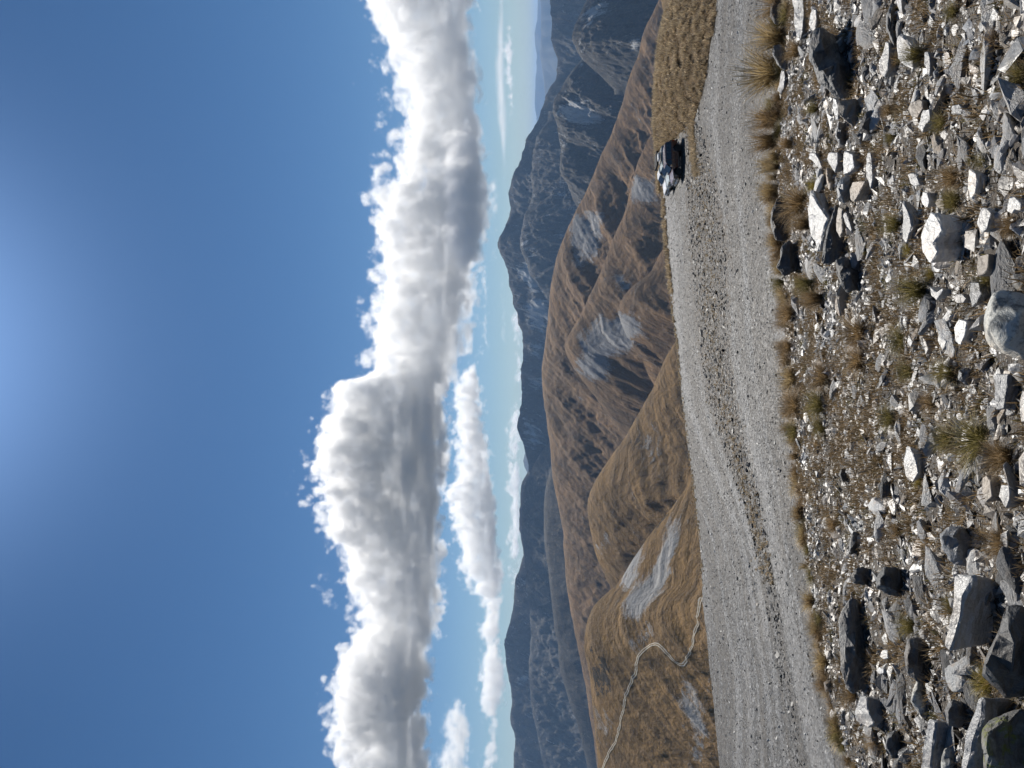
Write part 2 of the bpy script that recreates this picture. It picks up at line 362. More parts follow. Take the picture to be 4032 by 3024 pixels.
ridge('far_mountains', None, [(-260, 2116), (0, 2119), (60, 2114), (120, 2110), (175, 2106), (220, 2113), (270, 2114), (330, 2107), (410, 2106), (480, 2114), (700, 2120), (1200, 2110), (1800, 2108), (3284, 2110)], 30000, FARBLUE, .5, 5000, 3, 2600, 240, jag=60, back=3000, cols=420, rows=60)
ridge('far_mountains', None, [(-260, 2130), (0, 2128), (120, 2132), (220, 2126), (300, 2140), (420, 2148), (700, 2140), (1500, 2150), (3284, 2150)], 21000, FARBLUE, .5, 4000, 4, 2000, 200, jag=40, back=3000, cols=420, rows=60)
ridge('far_mountains', None, [(1640, 2110), (1740, 2085), (1778, 2070), (1815, 2056), (1840, 2066), (1856, 2076), (1960, 2100), (2000, 2120)], 17000, FARBLUE, .5, 3000, 5, 1500, 120, jag=10, back=2000, cols=120, rows=50, span=(1600, 2040))

B_CREST = [(-260, 2172), (0, 2170), (60, 2167), (120, 2173), (175, 2175), (200, 2179), (241, 2194), (295, 2196), (313, 2188), (337, 2173), (374, 2152), (410, 2143), (446, 2131), (482, 2116), (530, 2080), (573, 2067), (603, 2058), (651, 2046), (681, 2025), (711, 2013), (741, 2001), (760, 1999), (790, 2007), (826, 2013), (856, 2004), (892, 1992), (922, 1974), (940, 1965), (965, 1962), (1000, 1970), (1060, 2003), (1090, 2004), (1108, 1998), (1139, 2013), (1181, 2022), (1229, 2034), (1271, 2040), (1307, 2055), (1344, 2061), (1392, 2059), (1452, 2054), (1512, 2052), (1542, 2057), (1579, 2058), (1603, 2049), (1633, 2042), (1663, 2036), (1699, 2043), (1735, 2055), (1772, 2068), (1814, 2077), (1850, 2084), (1900, 2105), (2000, 2140), (2200, 2180)]
c5 = lambda pts: crop_poly(1950, 0, 1.659, pts); c6 = lambda pts: crop_poly(1950, 1000, 1.659, pts); c7 = lambda pts: crop_poly(1950, 2000, 1.62, pts)
ridge('mountain_range', None, B_CREST, 7200, ROCKY, .8, 1500, 11, 520, 150, base=.1, rough=1.1, skew=.3, jag=22, rows=210, cols=900, span=(-260, 2240),
      scree=[c6([(135, 130), (235, 20), (275, 130), (330, 240), (300, 250), (200, 180)]), c6([(170, 320), (250, 290), (345, 300), (345, 440), (290, 540), (230, 420)]), c6([(200, 600), (320, 560), (320, 620), (240, 680)]),
             c6([(225, 800), (300, 780), (320, 900), (250, 880)]), c6([(200, 1100), (240, 1080), (330, 1240), (250, 1280)])])
ridge('mountain_range', None, [(480, 2160), (540, 2110), (573, 2102), (640, 2094), (723, 2094), (784, 2095), (820, 2080), (844, 2068), (892, 2052), (940, 2050), (1000, 2052), (1040, 2075), (1080, 2085), (1120, 2120), (1200, 2170)], 6300, ROCKY, .85, 1300, 12, 400, 130, base=.1, rough=1.1, skew=-.2, jag=24, span=(440, 1240), cols=420,
      scree=[c5([(190, 1650), (160, 1590), (215, 1590), (240, 1659)]), c5([(400, 1170), (450, 1180), (490, 1310), (460, 1320), (410, 1240)]), c5([(240, 1050), (280, 1200), (255, 1210)])])
ridge('mountain_range', None, [(60, 2420), (100, 2385), (150, 2350), (200, 2315), (250, 2282), (300, 2240), (360, 2202), (395, 2182), (420, 2172), (450, 2182), (480, 2192), (540, 2200), (603, 2208), (650, 2205), (693, 2212), (753, 2240), (814, 2272), (860, 2300)], 4700, ROCKY, .78, 1200, 13, 340, 120, base=.06, rough=1.2, skew=.45, jag=16, span=(30, 900), cols=420,
      scree=[c5([(380, 700), (480, 640), (590, 640), (640, 740), (720, 790), (620, 830), (480, 810), (400, 760)]), c5([(400, 830), (440, 900), (470, 960), (430, 1030), (400, 920)]), c5([(590, 250), (640, 300), (760, 320), (860, 370), (800, 400), (700, 350)])])
ridge('mountain_range', None, [(-260, 2290), (-60, 2330), (30, 2300), (80, 2270), (130, 2255), (190, 2262), (240, 2290), (300, 2360), (360, 2420)], 4200, ROCKY, .82, 1100, 14, 320, 110, base=.06, rough=1.2, skew=-.4, jag=16, span=(-260, 380), cols=300,
      scree=[c5([(560, 130), (640, 40), (720, 0), (760, 20), (650, 100), (600, 180)]), c5([(850, 370), (900, 250), (960, 240), (930, 330)])])
C_CREST = [(1640, 2190), (1740, 2150), (1800, 2112), (1850, 2084), (1874, 2065), (1904, 2055), (1940, 2048), (2000, 2050), (2049, 2043), (2111, 2049), (2167, 2061), (2185, 2064), (2204, 2055), (2247, 2043), (2284, 2030), (2321, 2025), (2370, 2021), (2420, 2018), (2457, 2006), (2488, 1996), (2519, 1990), (2580, 1990), (2630, 1996), (2679, 2006), (2728, 2012), (2759, 2019), (2796, 2010), (2833, 2009), (2864, 2018), (2907, 2030), (2938, 2027), (2988, 2022), (3024, 2023), (3284, 2030)]
ridge('mountain_range', None, C_CREST, 8400, ROCKY, .72, 1600, 21, 560, 150, base=.1, rough=1.1, skew=.5, jag=14, span=(1600, 3284), cols=640,
      scree=[c7([(200, 1010), (140, 1100), (110, 1180), (180, 1120), (215, 1040)]), c7([(150, 480), (215, 560), (200, 420)])])
ridge('mountain_range', None, [(1700, 2185), (1740, 2158), (1800, 2118), (1850, 2092), (1904, 2068), (1960, 2058), (2049, 2052), (2111, 2058), (2167, 2063), (2250, 2069), (2309, 2075), (2400, 2085), (2432, 2089), (2500, 2092), (2560, 2086), (2617, 2083), (2700, 2086), (2790, 2096), (2900, 2118), (3024, 2142), (3284, 2180)], 6600, ROCKY, .62, 1900, 22, 420, 120, base=.06, rough=1.1, skew=.8, jag=8, span=(1690, 3284), cols=640, concave=.45)
ridge('mountain_range', None, [(1700, 2230), (1760, 2195), (1850, 2165), (1930, 2146), (2000, 2140), (2100, 2143), (2200, 2152), (2300, 2165), (2400, 2175), (2480, 2183), (2530, 2200), (2570, 2196), (2640, 2206), (2740, 2235), (2850, 2275), (3000, 2310), (3284, 2370)], 4600, ROCKY, .72, 1300, 23, 620, 70, skew=.4, jag=6, span=(1690, 3284), cols=520, concave=.1)

D1_CREST = [(-260, 2690), (0, 2600), (60, 2571), (120, 2541), (181, 2523), (241, 2508), (301, 2480), (362, 2462), (422, 2450), (482, 2426), (542, 2402), (603, 2372), (663, 2348), (723, 2324), (784, 2294), (844, 2263), (904, 2233), (964, 2209), (1000, 2195), (1060, 2180), (1120, 2170), (1241, 2158), (1331, 2149), (1392, 2140), (1452, 2134), (1512, 2134), (1573, 2140), (1633, 2149), (1693, 2158), (1753, 2164), (1814, 2170), (1874, 2176), (1934, 2185), (2000, 2200), (2093, 2217), (2185, 2222), (2309, 2231), (2432, 2252), (2525, 2271), (2617, 2289), (2710, 2308), (2802, 2320), (2895, 2336), (3024, 2354), (3284, 2400)]
SCREE = [c5([(500, 1500), (560, 1400), (640, 1390), (735, 1400), (700, 1480), (650, 1659), (500, 1659)]), c6([(480, 0), (640, 0), (600, 40), (520, 95)]),
             c6([(545, 560), (620, 500), (680, 440), (760, 430), (860, 350), (890, 400), (960, 410), (990, 500), (900, 540), (880, 640), (760, 640), (720, 700), (780, 760), (680, 830), (560, 800), (530, 760), (560, 650)]),
             c6([(720, 130), (790, 95), (760, 140)]), c6([(780, 180), (900, 140), (950, 80), (960, 110), (860, 200), (800, 240)]), c6([(810, 850), (870, 800), (830, 880)]), c6([(720, 900), (750, 910), (740, 930)]),
             c6([(560, 880), (600, 900), (560, 1000)]), c6([(330, 1060), (345, 1180), (335, 1150)])]
ridge('brown_hills', None, D1_CREST, 2700, BROWN, .56, 1250, 31, 270, 45, skew=.75, jag=4, cols=1000, rows=230, concave=.15,
      scree=SCREE,
      dark=[c6([(590, 450), (640, 380), (700, 300), (760, 340), (680, 400), (620, 490)]), c6([(960, 880), (1030, 860), (1000, 960)]), c6([(770, 1190), (860, 1140), (830, 1180)])])
ridge('brown_hills', None, [(420, 2640), (470, 2600), (520, 2570), (603, 2529), (663, 2505), (753, 2480), (844, 2462), (904, 2430), (964, 2405), (1000, 2392), (1060, 2372), (1120, 2343), (1181, 2314), (1241, 2288), (1300, 2250), (1360, 2218), (1430, 2245), (1520, 2310), (1640, 2400), (1780, 2520), (1850, 2600)], 2250, BROWN, .7, 900, 32, 200, 34, skew=.7, jag=3, span=(400, 1860), cols=620, rows=150,
      scree=SCREE + [c5([(890, 1200), (960, 1130), (1050, 1100), (1060, 1290), (960, 1290), (900, 1330)])])
ridge('brown_hills', None, [(860, 2700), (940, 2640), (1000, 2600), (1090, 2553), (1120, 2500), (1150, 2470), (1190, 2440), (1240, 2432), (1340, 2475), (1450, 2535), (1560, 2600), (1700, 2700)], 2000, BROWN, .7, 700, 33, 160, 26, skew=.6, jag=3, span=(840, 1700), cols=460, rows=130, scree=SCREE)
ridge('brown_hills', None, [(1300, 2700), (1362, 2649), (1422, 2613), (1482, 2589), (1542, 2565), (1603, 2529), (1663, 2492), (1723, 2462), (1784, 2414), (1844, 2372), (1904, 2336), (1964, 2312), (2040, 2318), (2120, 2330), (2200, 2352), (2300, 2400), (2400, 2450)], 1400, GOLD, .66, 760, 34, 130, 24, skew=.9, jag=2, span=(1280, 2440), cols=640, rows=170,
      scree=[c6([(960, 1390), (1000, 1310), (1060, 1250), (1040, 1300)]), c6([(700, 1560), (750, 1480), (720, 1530)]), c6([(870, 1600), (920, 1540), (910, 1600)]), c7([(660, 250), (750, 60), (700, 240), (670, 420)]), c6([(990, 1290), (1000, 1180), (1040, 1190), (1010, 1280)])],
      dark=[c6([(870, 1290), (890, 1220), (960, 1140), (990, 1160), (940, 1260)])])
E_CREST = [(1780, 2770), (1850, 2738), (1900, 2712), (1960, 2672), (2020, 2625), (2080, 2575), (2140, 2530), (2200, 2490), (2260, 2455), (2309, 2420), (2340, 2380), (2370, 2345), (2400, 2328), (2432, 2314), (2494, 2302), (2556, 2300), (2590, 2308), (2617, 2314), (2680, 2324), (2740, 2330), (2802, 2336), (2926, 2347), (3024, 2356), (3284, 2385)]
eh, EG = ridge('brown_hills', None, E_CREST, 820, GOLD, .48, 420, 41, 80, 7, skew=1.3, jag=1, cols=900, rows=230, span=(1760, 3284), concave=.1, ramp=60., crown=25.,
      scree=[c7([(780, 450), (800, 330), (840, 180), (900, 20), (1010, -60), (1000, 60), (940, 330), (850, 540)]), c7([(830, 560), (900, 470), (1020, 330), (1090, 180), (1130, 60), (1160, 60), (1100, 260), (1180, 60), (1210, 0), (1140, 330), (1060, 500), (1000, 570), (930, 680), (880, 750), (850, 700)]),
             c7([(890, 780), (925, 780), (940, 920), (920, 960)]), c7([(1190, 1080), (1260, 1100), (1310, 1300), (1330, 1600), (1270, 1600), (1230, 1350)]), c7([(1310, 800), (1340, 1000), (1370, 1230), (1340, 1100)]), c7([(640, 1250), (700, 1300), (760, 1480), (690, 1440)]), c7([(960, 740), (1000, 760), (990, 880), (960, 860)])],
      dark=[c7([(640, 950), (700, 930), (720, 1100), (730, 1260), (680, 1180), (630, 1050)]), c7([(565, 870), (620, 880), (640, 960), (580, 930)]), c7([(1040, 60), (1110, -20), (1100, 60), (1000, 200)])])

# the pale vehicle track that winds over the nearest brown hill, draped on it
def on_E(ix, iy):
    dx, _, dz = ray(ix, iy); T, Rr, z = EG['T'], EG['Rr'], EG['z']
    j = int(np.argmin(np.abs(T[0] - dx))); r, zz = Rr[:, j], z[:, j]; f = zz - r * dz
    for q in range(len(r) - 1, 0, -1):                            # from the near edge outwards
        if f[q] <= 0 < f[q - 1]: break
    a = f[q] / (f[q] - f[q - 1] + 1e-9); rr_ = r[q] + (r[q - 1] - r[q]) * a
    return Vector((dx * rr_, rr_, dz * rr_))
def E_height(x, y):
    T, Rr, z = EG['T'], EG['Rr'], EG['z']; j = int(np.argmin(np.abs(T[0] - x / y))); return float(np.interp(-y, -Rr[:, j], z[:, j]))
pts = [on_E(1950 + a / 1.62, 2000 + b / 1.62) for a, b in ((1322, 560), (1308, 620), (1290, 700), (1270, 800), (1250, 900), (1235, 945), (1212, 988), (1188, 1008), (1165, 1000), (1145, 978), (1100, 930), (1060, 885), (1035, 866), (1010, 868), (980, 882), (950, 902), (935, 922), (900, 1020), (870, 1100), (830, 1220), (800, 1350), (785, 1440), (770, 1490), (745, 1530), (725, 1560), (700, 1620), (685, 1670), (660, 1750))]
dense = []
for a, b in zip(pts[:-1], pts[1:]):
    n_ = max(2, int((b - a).length / 1.5)); dense += [a.lerp(b, q / n_) for q in range(n_)]
dense = np.array([tuple(q) for q in dense]); ker = np.ones(7) / 7
dense = np.stack([np.convolve(np.pad(dense[:, q], 3, 'edge'), ker, 'valid') for q in range(3)], -1)
tan_ = np.gradient(dense[:, :2], axis=0); tan_ /= np.linalg.norm(tan_, axis=1)[:, None] + 1e-9
nrm = np.stack([-tan_[:, 1], tan_[:, 0]], -1)
V = []
wv = 1 + .35 * fbm(np.arange(len(dense)) * .06, np.zeros(len(dense)) + 3.3, 3, 12)
for p_, n_, w_ in zip(dense, nrm, wv):
    for q in np.array((-1.45, -.75, -.3, .3, .75, 1.45)) * w_:
        x_, y_ = p_[0] + n_[0] * q, p_[1] + n_[1] * q; V.append((x_, y_, E_height(x_, y_) + .3))
k = NT('pale_track_dust'); p = k.pos()
mt = k.done(k.bsdf(k.mix(k.lin(k.math('ADD', k.attr('rut'), k.math('MULTIPLY', k.math('SUBTRACT', k.noise(p, .5, 5), .5), 1.6)), .1, .75), (.24, .17, .09), (.56, .52, .44)), .95, None, .1))
tag(link('track', mesh_np('track', np.array(V), grid_faces(len(dense), 6), {'rut': np.tile((0., 1., 0., 0., 1., 0.), len(dense))}), mt), None, None, None, 'structure')

# ------------------------------------------------------------------ the slope one stands on, and the gravel flat below it
PLZ = -15.5
CREST_PX = [(-300, 3130), (0, 3105), (120, 3075), (300, 3075), (600, 3050), (900, 3065), (1200, 3095), (1500, 3112), (1800, 3140), (2100, 3165), (2400, 3215), (2700, 3275), (3024, 3365), (3324, 3480)]
KS = .2
def crest_y(t):
    tn = -tanel(interp(CREST_PX, 1512 - np.asarray(t) * F)); return 1.6 / (tn - KS)
def edge_y(t):
    return 45136. / (interp([(-300, 2695), (0, 2688), (150, 2675), (300, 2660), (400, 2640), (480, 2626), (600, 2604), (700, 2602), (900, 2612), (1000, 2619), (1120, 2631), (1241, 2643), (1362, 2661), (1482, 2670), (1603, 2682), (1723, 2697), (1844, 2715), (2000, 2735), (2185, 2752), (2370, 2759), (2494, 2774), (2617, 2783), (2740, 2799), (2864, 2811), (3024, 2826), (3324, 2860)], 1512 - np.asarray(t) * F) - 2140)
def H(x, y):
    """height of the ground: rubble slope, steep bank, gravel flat, drop into the valley"""
    x = np.asarray(x, float); y = np.asarray(y, float); t = x / np.maximum(y, .5); yc = crest_y(t)
    near = -1.6 - KS * y + .10 * fbm(x * .55 + 3, y * .55, 3, 2) + .035 * fbm(x * 2.3, y * 2.3, 3, 5)
    lip = np.clip((y - yc) / 1.2, 0, 1); bank = -1.6 - KS * yc - .47 * (y - yc) + .3 * fbm(x * .2, y * .2, 3, 6)
    z = near * (1 - lip) + np.minimum(near, bank) * lip
    flat = PLZ + .10 * fbm(x * .12, y * .12, 4, 8) + .03 * fbm(x * .8, y * .8, 3, 9)
    z = np.maximum(z, flat); ye = edge_y(t)
    return z - np.maximum(0, y - ye) * .62
_HY = np.concatenate([np.arange(2.0, 17, .06), np.arange(17, 130, .5)])
def hit(ix, iy):
    dx, _, dz = ray(ix, iy); f = H(dx * _HY, _HY) - dz * _HY; k_ = int(np.argmax(f >= 0))
    a_ = f[k_ - 1] / (f[k_ - 1] - f[k_] - 1e-12) if k_ else 0.; y = float(_HY[k_ - 1] + (_HY[k_] - _HY[k_ - 1]) * a_) if k_ else 2.0         # 2.0: the ray misses the ground
    return Vector((dx * y, y, dz * y))

# near slope
k = NT('stony_soil'); p = k.pos()
n1, n2, n3 = k.noise(p, .9, 4), k.noise(p, 7., 6, .65), k.noise(p, 60., 3, .7)
vo = k.n('ShaderNodeTexVoronoi', {'Vector': p, 'Scale': 38.0}); vo2 = k.n('ShaderNodeTexVoronoi', {'Vector': p, 'Scale': 90.0})
c = k.mix(k.lin(n1, .4, .65), (.06, .047, .035), (.11, .092, .072)); c = k.mix(k.lin(n2, .4, .7), c, (.032, .027, .022))
chip = k.math('MULTIPLY', k.lin(vo.outputs['Distance'], .42, .3), k.lin(n2, .35, .6))
c = k.mix(chip, c, k.ramp(k.n('ShaderNodeSeparateColor', {0: vo.outputs['Color']}).outputs[0], [(0, (.12, .12, .115)), (.6, (.24, .235, .22)), (1, (.4, .39, .37))]))
c = k.mix(k.math('MULTIPLY', k.lin(vo2.outputs['Distance'], .4, .2), .6), c, k.ramp(k.n('ShaderNodeSeparateColor', {0: vo2.outputs['Color']}).outputs[1], [(0, (.07, .06, .05)), (1, (.34, .33, .31))]))
hgt = k.math('ADD', k.math('MULTIPLY', n2, 1.2), k.math('ADD', k.math('MULTIPLY', k.lin(vo.outputs['Distance'], .5, .1), .7), k.math('ADD', k.math('MULTIPLY', k.lin(vo2.outputs['Distance'], .5, .1), .35), k.math('MULTIPLY', n3, .3))))
soil = k.done(k.bsdf(c, .8, k.bump(hgt, .9, .022), .4))
ys = np.concatenate([np.linspace(2.2, 16, 330), np.linspace(16.2, 52, 60)]); ts = np.linspace(-.72, .72, 420)
Y, Tt = np.meshgrid(ys, ts, indexing='ij'); X = Y * Tt
Z = H(X, Y) - .25 * np.clip((Y - 34) / 3, 0, 1) * (H(X, Y) < PLZ + .35)
tag(link('stony_slope', mesh_np('stony_slope', np.stack([X, Y, Z], -1).reshape(-1, 3), grid_faces(*X.shape)), soil), None, None, None, 'structure')

# gravel flat with its glinting chips of schist
k = NT('schist_gravel'); p = k.pos()
big = k.noise(p, .09, 4); stk = k.noise(k.vmap(p, (.08, .5, .2)), 1., 5, .6); md = k.noise(p, 1.6, 4, .7); vo = k.n('ShaderNodeTexVoronoi', {'Vector': p, 'Scale': 4.0}); vo2 = k.n('ShaderNodeTexVoronoi', {'Vector': p, 'Scale': 8.5})
r1 = k.n('ShaderNodeSeparateColor', {0: vo.outputs['Color']}); r2 = k.n('ShaderNodeSeparateColor', {0: vo2.outputs['Color']})
wear = k.n('ShaderNodeAttribute', attribute_name='mask'); ws = k.n('ShaderNodeSeparateColor', {0: wear.outputs['Color']})
c = k.ramp(r1.outputs[0], [(0, (.02, .02, .02)), (.4, (.05, .05, .05)), (.8, (.1, .1, .098)), (1, (.34, .34, .34))])
c = k.mix(.5, c, k.ramp(r2.outputs[1], [(0, (.018, .018, .018)), (.7, (.07, .07, .068)), (1, (.42, .42, .42))]))
c = k.mix(k.math('MULTIPLY', k.lin(stk, .45, .7), .45), c, (.12, .105, .085))
c = k.mix(k.math('MULTIPLY', k.lin(ws.outputs[1], .4, .62), .9), c, k.mix(k.lin(md, .35, .65), (.035, .033, .03), (.1, .09, .078)))
c = k.mix(k.math('MULTIPLY', k.lin(ws.outputs[1], .42, .2), .5), c, k.mix(k.lin(md, .35, .65), (.12, .12, .118), (.26, .255, .25)))
strip = k.lin(k.math('ADD', ws.outputs[0], k.math('MULTIPLY', k.math('SUBTRACT', md, .5), 1.2)), .4, .62)
c = k.mix(strip, c, k.mix(k.lin(md, .4, .6), (.018, .017, .016), (.06, .043, .026)))
hgt = k.math('ADD', k.math('MULTIPLY', r1.outputs[1], .8), k.math('ADD', k.math('MULTIPLY', r2.outputs[2], .5), md))
grav = k.done(k.bsdf(c, k.lin(r2.outputs[0], 0, 1, .45, .9), k.bump(hgt, .8, .09), .35))
tt = np.linspace(-.62, .62, 560); ys = np.concatenate([np.linspace(33, 104, 330), np.linspace(106, 190, 20)])
Y, Tt = np.meshgrid(ys, tt, indexing='ij'); X = Y * Tt
Z = np.where(Y < 46, PLZ + .1 * fbm(X * .12, Y * .12, 4, 8) + .03 * fbm(X * .8, Y * .8, 3, 9), H(X, Y))
ix_, iy_ = project(X, Y, Z)
STRIP = [(480, 2722), (600, 2745), (800, 2768), (950, 2790), (1200, 2800), (1400, 2815), (1600, 2850), (1800, 2905), (2000, 2965), (2200, 3010), (2500, 3060), (3024, 3150)]
sd = np.abs(ix_ - interp(STRIP, iy_)) / interp([(480, 40), (900, 75), (1400, 62), (1800, 50), (2100, 36), (2400, 18)], iy_)
mask = np.zeros((X.size, 3)); mask[:, 0] = (np.clip(1.35 - sd * .75, 0, 1) * interp([(440, 0), (520, .8), (1000, 1), (1500, .8), (2000, .6), (2300, 0)], iy_)).ravel()
vv = (ix_ - interp(STRIP, iy_)) / np.maximum(40, .42 * (interp([(-300, 3120), (600, 3010), (1500, 3090), (2100, 3150), (2700, 3260), (3324, 3460)], iy_) - interp(STRIP, iy_)))
mask[:, 1] = np.clip(.5 + .9 * fbm(vv * 1.9 + .12 * fbm(X * .08, Y * .08, 2, 4), X * .012 + Y * .01, 4, 33), 0, 1).ravel()
tag(link('road', mesh_np('road', np.stack([X, Y, Z], -1).reshape(-1, 3), grid_faces(*X.shape), {'mask': mask}), grav), None, None, None, 'structure')

# tussock bank rising right of the gravel
bk_iy = np.linspace(-330, 760, 150)
near_ix = interp([(-330, 2835), (0, 2818), (120, 2810), (180, 2795), (300, 2778), (360, 2765), (420, 2748), (480, 2725), (560, 2650), (640, 2618), (760, 2606)], bk_iy)
top_ix = interp([(-330, 2800), (-100, 2722), (0, 2680), (60, 2638), (120, 2614), (181, 2603), (241, 2593), (361, 2586), (480, 2583), (600, 2586), (700, 2590), (760, 2597)], bk_iy)
tq = (1512 - bk_iy) / F / CP; yb = 45136. / (near_ix - 2140); yt = np.minimum(yb + 14, edge_y(tq) - .5); zt = yt * tanel(top_ix)
zb = H(tq * yb, yb) - .1
us = np.concatenate([np.linspace(0, 1, 50), np.linspace(1.05, 2.6, 16)]); U = us[:, None]
Yb = yb + (yt - yb) * U; prof = np.where(U <= 1, np.sin(np.clip(U, 0, 1) * np.pi / 2) ** .8, 1 - .9 * (U - 1) ** 1.2)
Zb = zb + (zt - zb) * prof + .16 * fbm(tq * Yb * .35, Yb * .35, 4, 77) * np.clip(U * 5, 0, 1) * np.clip(abs(U - 1) * 4 + .25, 0, 1) - .02
Xb = tq * Yb
k = NT('tussock_bank_soil'); p = k.pos()
bmat = k.done(k.bsdf(k.mix(k.lin(k.noise(p, 1.2, 5), .4, .65), (.16, .11, .06), (.06, .045, .028)), .9, k.bump(k.noise(p, 3., 4), .8, .2), .1))
tag(link('bank_terrain', mesh_np('bank_terrain', np.stack([Xb, Yb, Zb], -1).reshape(-1, 3), grid_faces(*Xb.shape)), bmat), None, None, None, 'structure')

# ------------------------------------------------------------------ rocks
def rock_material(name, a, b, spot, spotamt=.5, rough=.5, spec=.5, sc=1.0, moss=None):
    k = NT(name); p = k.obj(); info = k.n('ShaderNodeObjectInfo')
    p = k.n('ShaderNodeVectorMath', {0: p, 1: k.n('ShaderNodeVectorMath', {0: info.outputs['Location'], 1: (3.7, 5.1, 2.3)}, operation='MULTIPLY').outputs[0]}, operation='ADD').outputs[0]
    lay = k.noise(k.vmap(p, (5 * sc, 5 * sc, 26 * sc), (.25, .3, .4)), 1., 6, .62); n1 = k.noise(p, 9 * sc, 6, .65); n2 = k.noise(p, 42 * sc, 4, .65); n3 = k.noise(p, 16 * sc, 2, .5)
    c = k.mix(k.lin(lay, .35, .68), a, b); c = k.mix(k.math('MULTIPLY', k.lin(n1, .5, .62), spotamt), c, spot); c = k.mix(k.math('MULTIPLY', k.lin(n2, .52, .66), spotamt * .8), c, k.mix(.5, c, (.02, .02, .022)))
    if moss: c = k.mix(k.math('MULTIPLY', k.lin(n3, .5, .6), k.lin(n2, .4, .55)), c, moss)
    c = k.mix(k.math('MULTIPLY', k.lin(k.noise(p, 2.6 * sc, 5, .6), .48, .7), .5), c, k.mix(1., c, (1.15, .86, .6), 'MULTIPLY'))
    hs = k.n('ShaderNodeHueSaturation', {'Color': c, 'Value': k.lin(info.outputs['Random'], 0, 1, .6, 1.3), 'Saturation': 1.0}).outputs[0]
    h = k.math('ADD', k.math('MULTIPLY', lay, 1.3), k.math('ADD', n1, k.math('MULTIPLY', n2, .5)))
    return k.done(k.bsdf(hs, k.lin(n2, .3, .7, rough - .12, rough + .15), k.bump(h, .55, .03 / sc), spec))
PALE = rock_material('pale_schist', (.25, .246, .235), (.38, .374, .36), (.14, .14, .137), .5, .4, .9)
WHITE = rock_material('white_schist', (.4, .4, .385), (.5, .495, .48), (.29, .29, .28), .35, .38, .9)
TAN = rock_material('tan_schist', (.29, .25, .2), (.38, .33, .27), (.19, .16, .125), .4, .5, .6)
GREY = rock_material('grey_schist', (.15, .154, .158), (.23, .23, .23), (.08, .083, .087), .55, .42, .8)
DARK = rock_material('dark_schist', (.1, .1, .1), (.17, .168, .16), (.05, .052, .056), .6, .55, .4)
LICH = rock_material('lichen_rock', (.42, .42, .39), (.56, .55, .5), (.12, .125, .125), .9, .7, .3, 1.3)
MOSSY = rock_material('mossy_rock', (.07, .073, .075), (.12, .12, .115), (.3, .31, .28), .4, .7, .3, 1.0, (.1, .115, .03))
MATS = dict(pale=PALE, white=WHITE, tan=TAN, grey=GREY, dark=DARK, lich=LICH, moss=MOSSY)
CROPS = dict(a=(2850, 0, 2.765), b=(3432, 0, 2.765), c=(2850, 600, 2.765), d=(3432, 600, 2.765), e=(3032, 1200, 1.659), f=(3032, 2024, 1.659))
def cp(c, pts): ox, oy, s = CROPS[c]; return [(ox + u / s, oy + v / s) for u, v in pts]

def roughen(bm, size, cuts, amt, seed, planar=.35):
    """split the faces and break the surface up so that the stone looks chipped"""
    bmesh.ops.triangulate(bm, faces=bm.faces)
    for _ in range(cuts):
        L = size / 2.2 ** (_ + 1)
        es = [e for e in bm.edges if e.calc_length() > L * .7]
        if es: bmesh.ops.subdivide_edges(bm, edges=es, cuts=1, use_grid_fill=True)
        bmesh.ops.triangulate(bm, faces=[f for f in bm.faces if len(f.verts) > 3])
    bm.normal_update()
    P = np.array([v.co[:] for v in bm.verts]) / size; N = np.array([v.normal[:] for v in bm.verts])
    d = fbm(P[:, 0] * 3 + P[:, 2] * 5.3 + seed, P[:, 1] * 3 - P[:, 2] * 4.1, 4, seed) * amt * size
    d += np.round(fbm(P[:, 0] * 2 + seed, P[:, 1] * 2 + P[:, 2] * 6, 2, seed + 3) * 4) / 4 * amt * .8 * size
    for v, n_, q in zip(bm.verts, N, d): v.co += Vector(n_) * float(q)
    bm.normal_update()
    for f in bm.faces: f.smooth = False

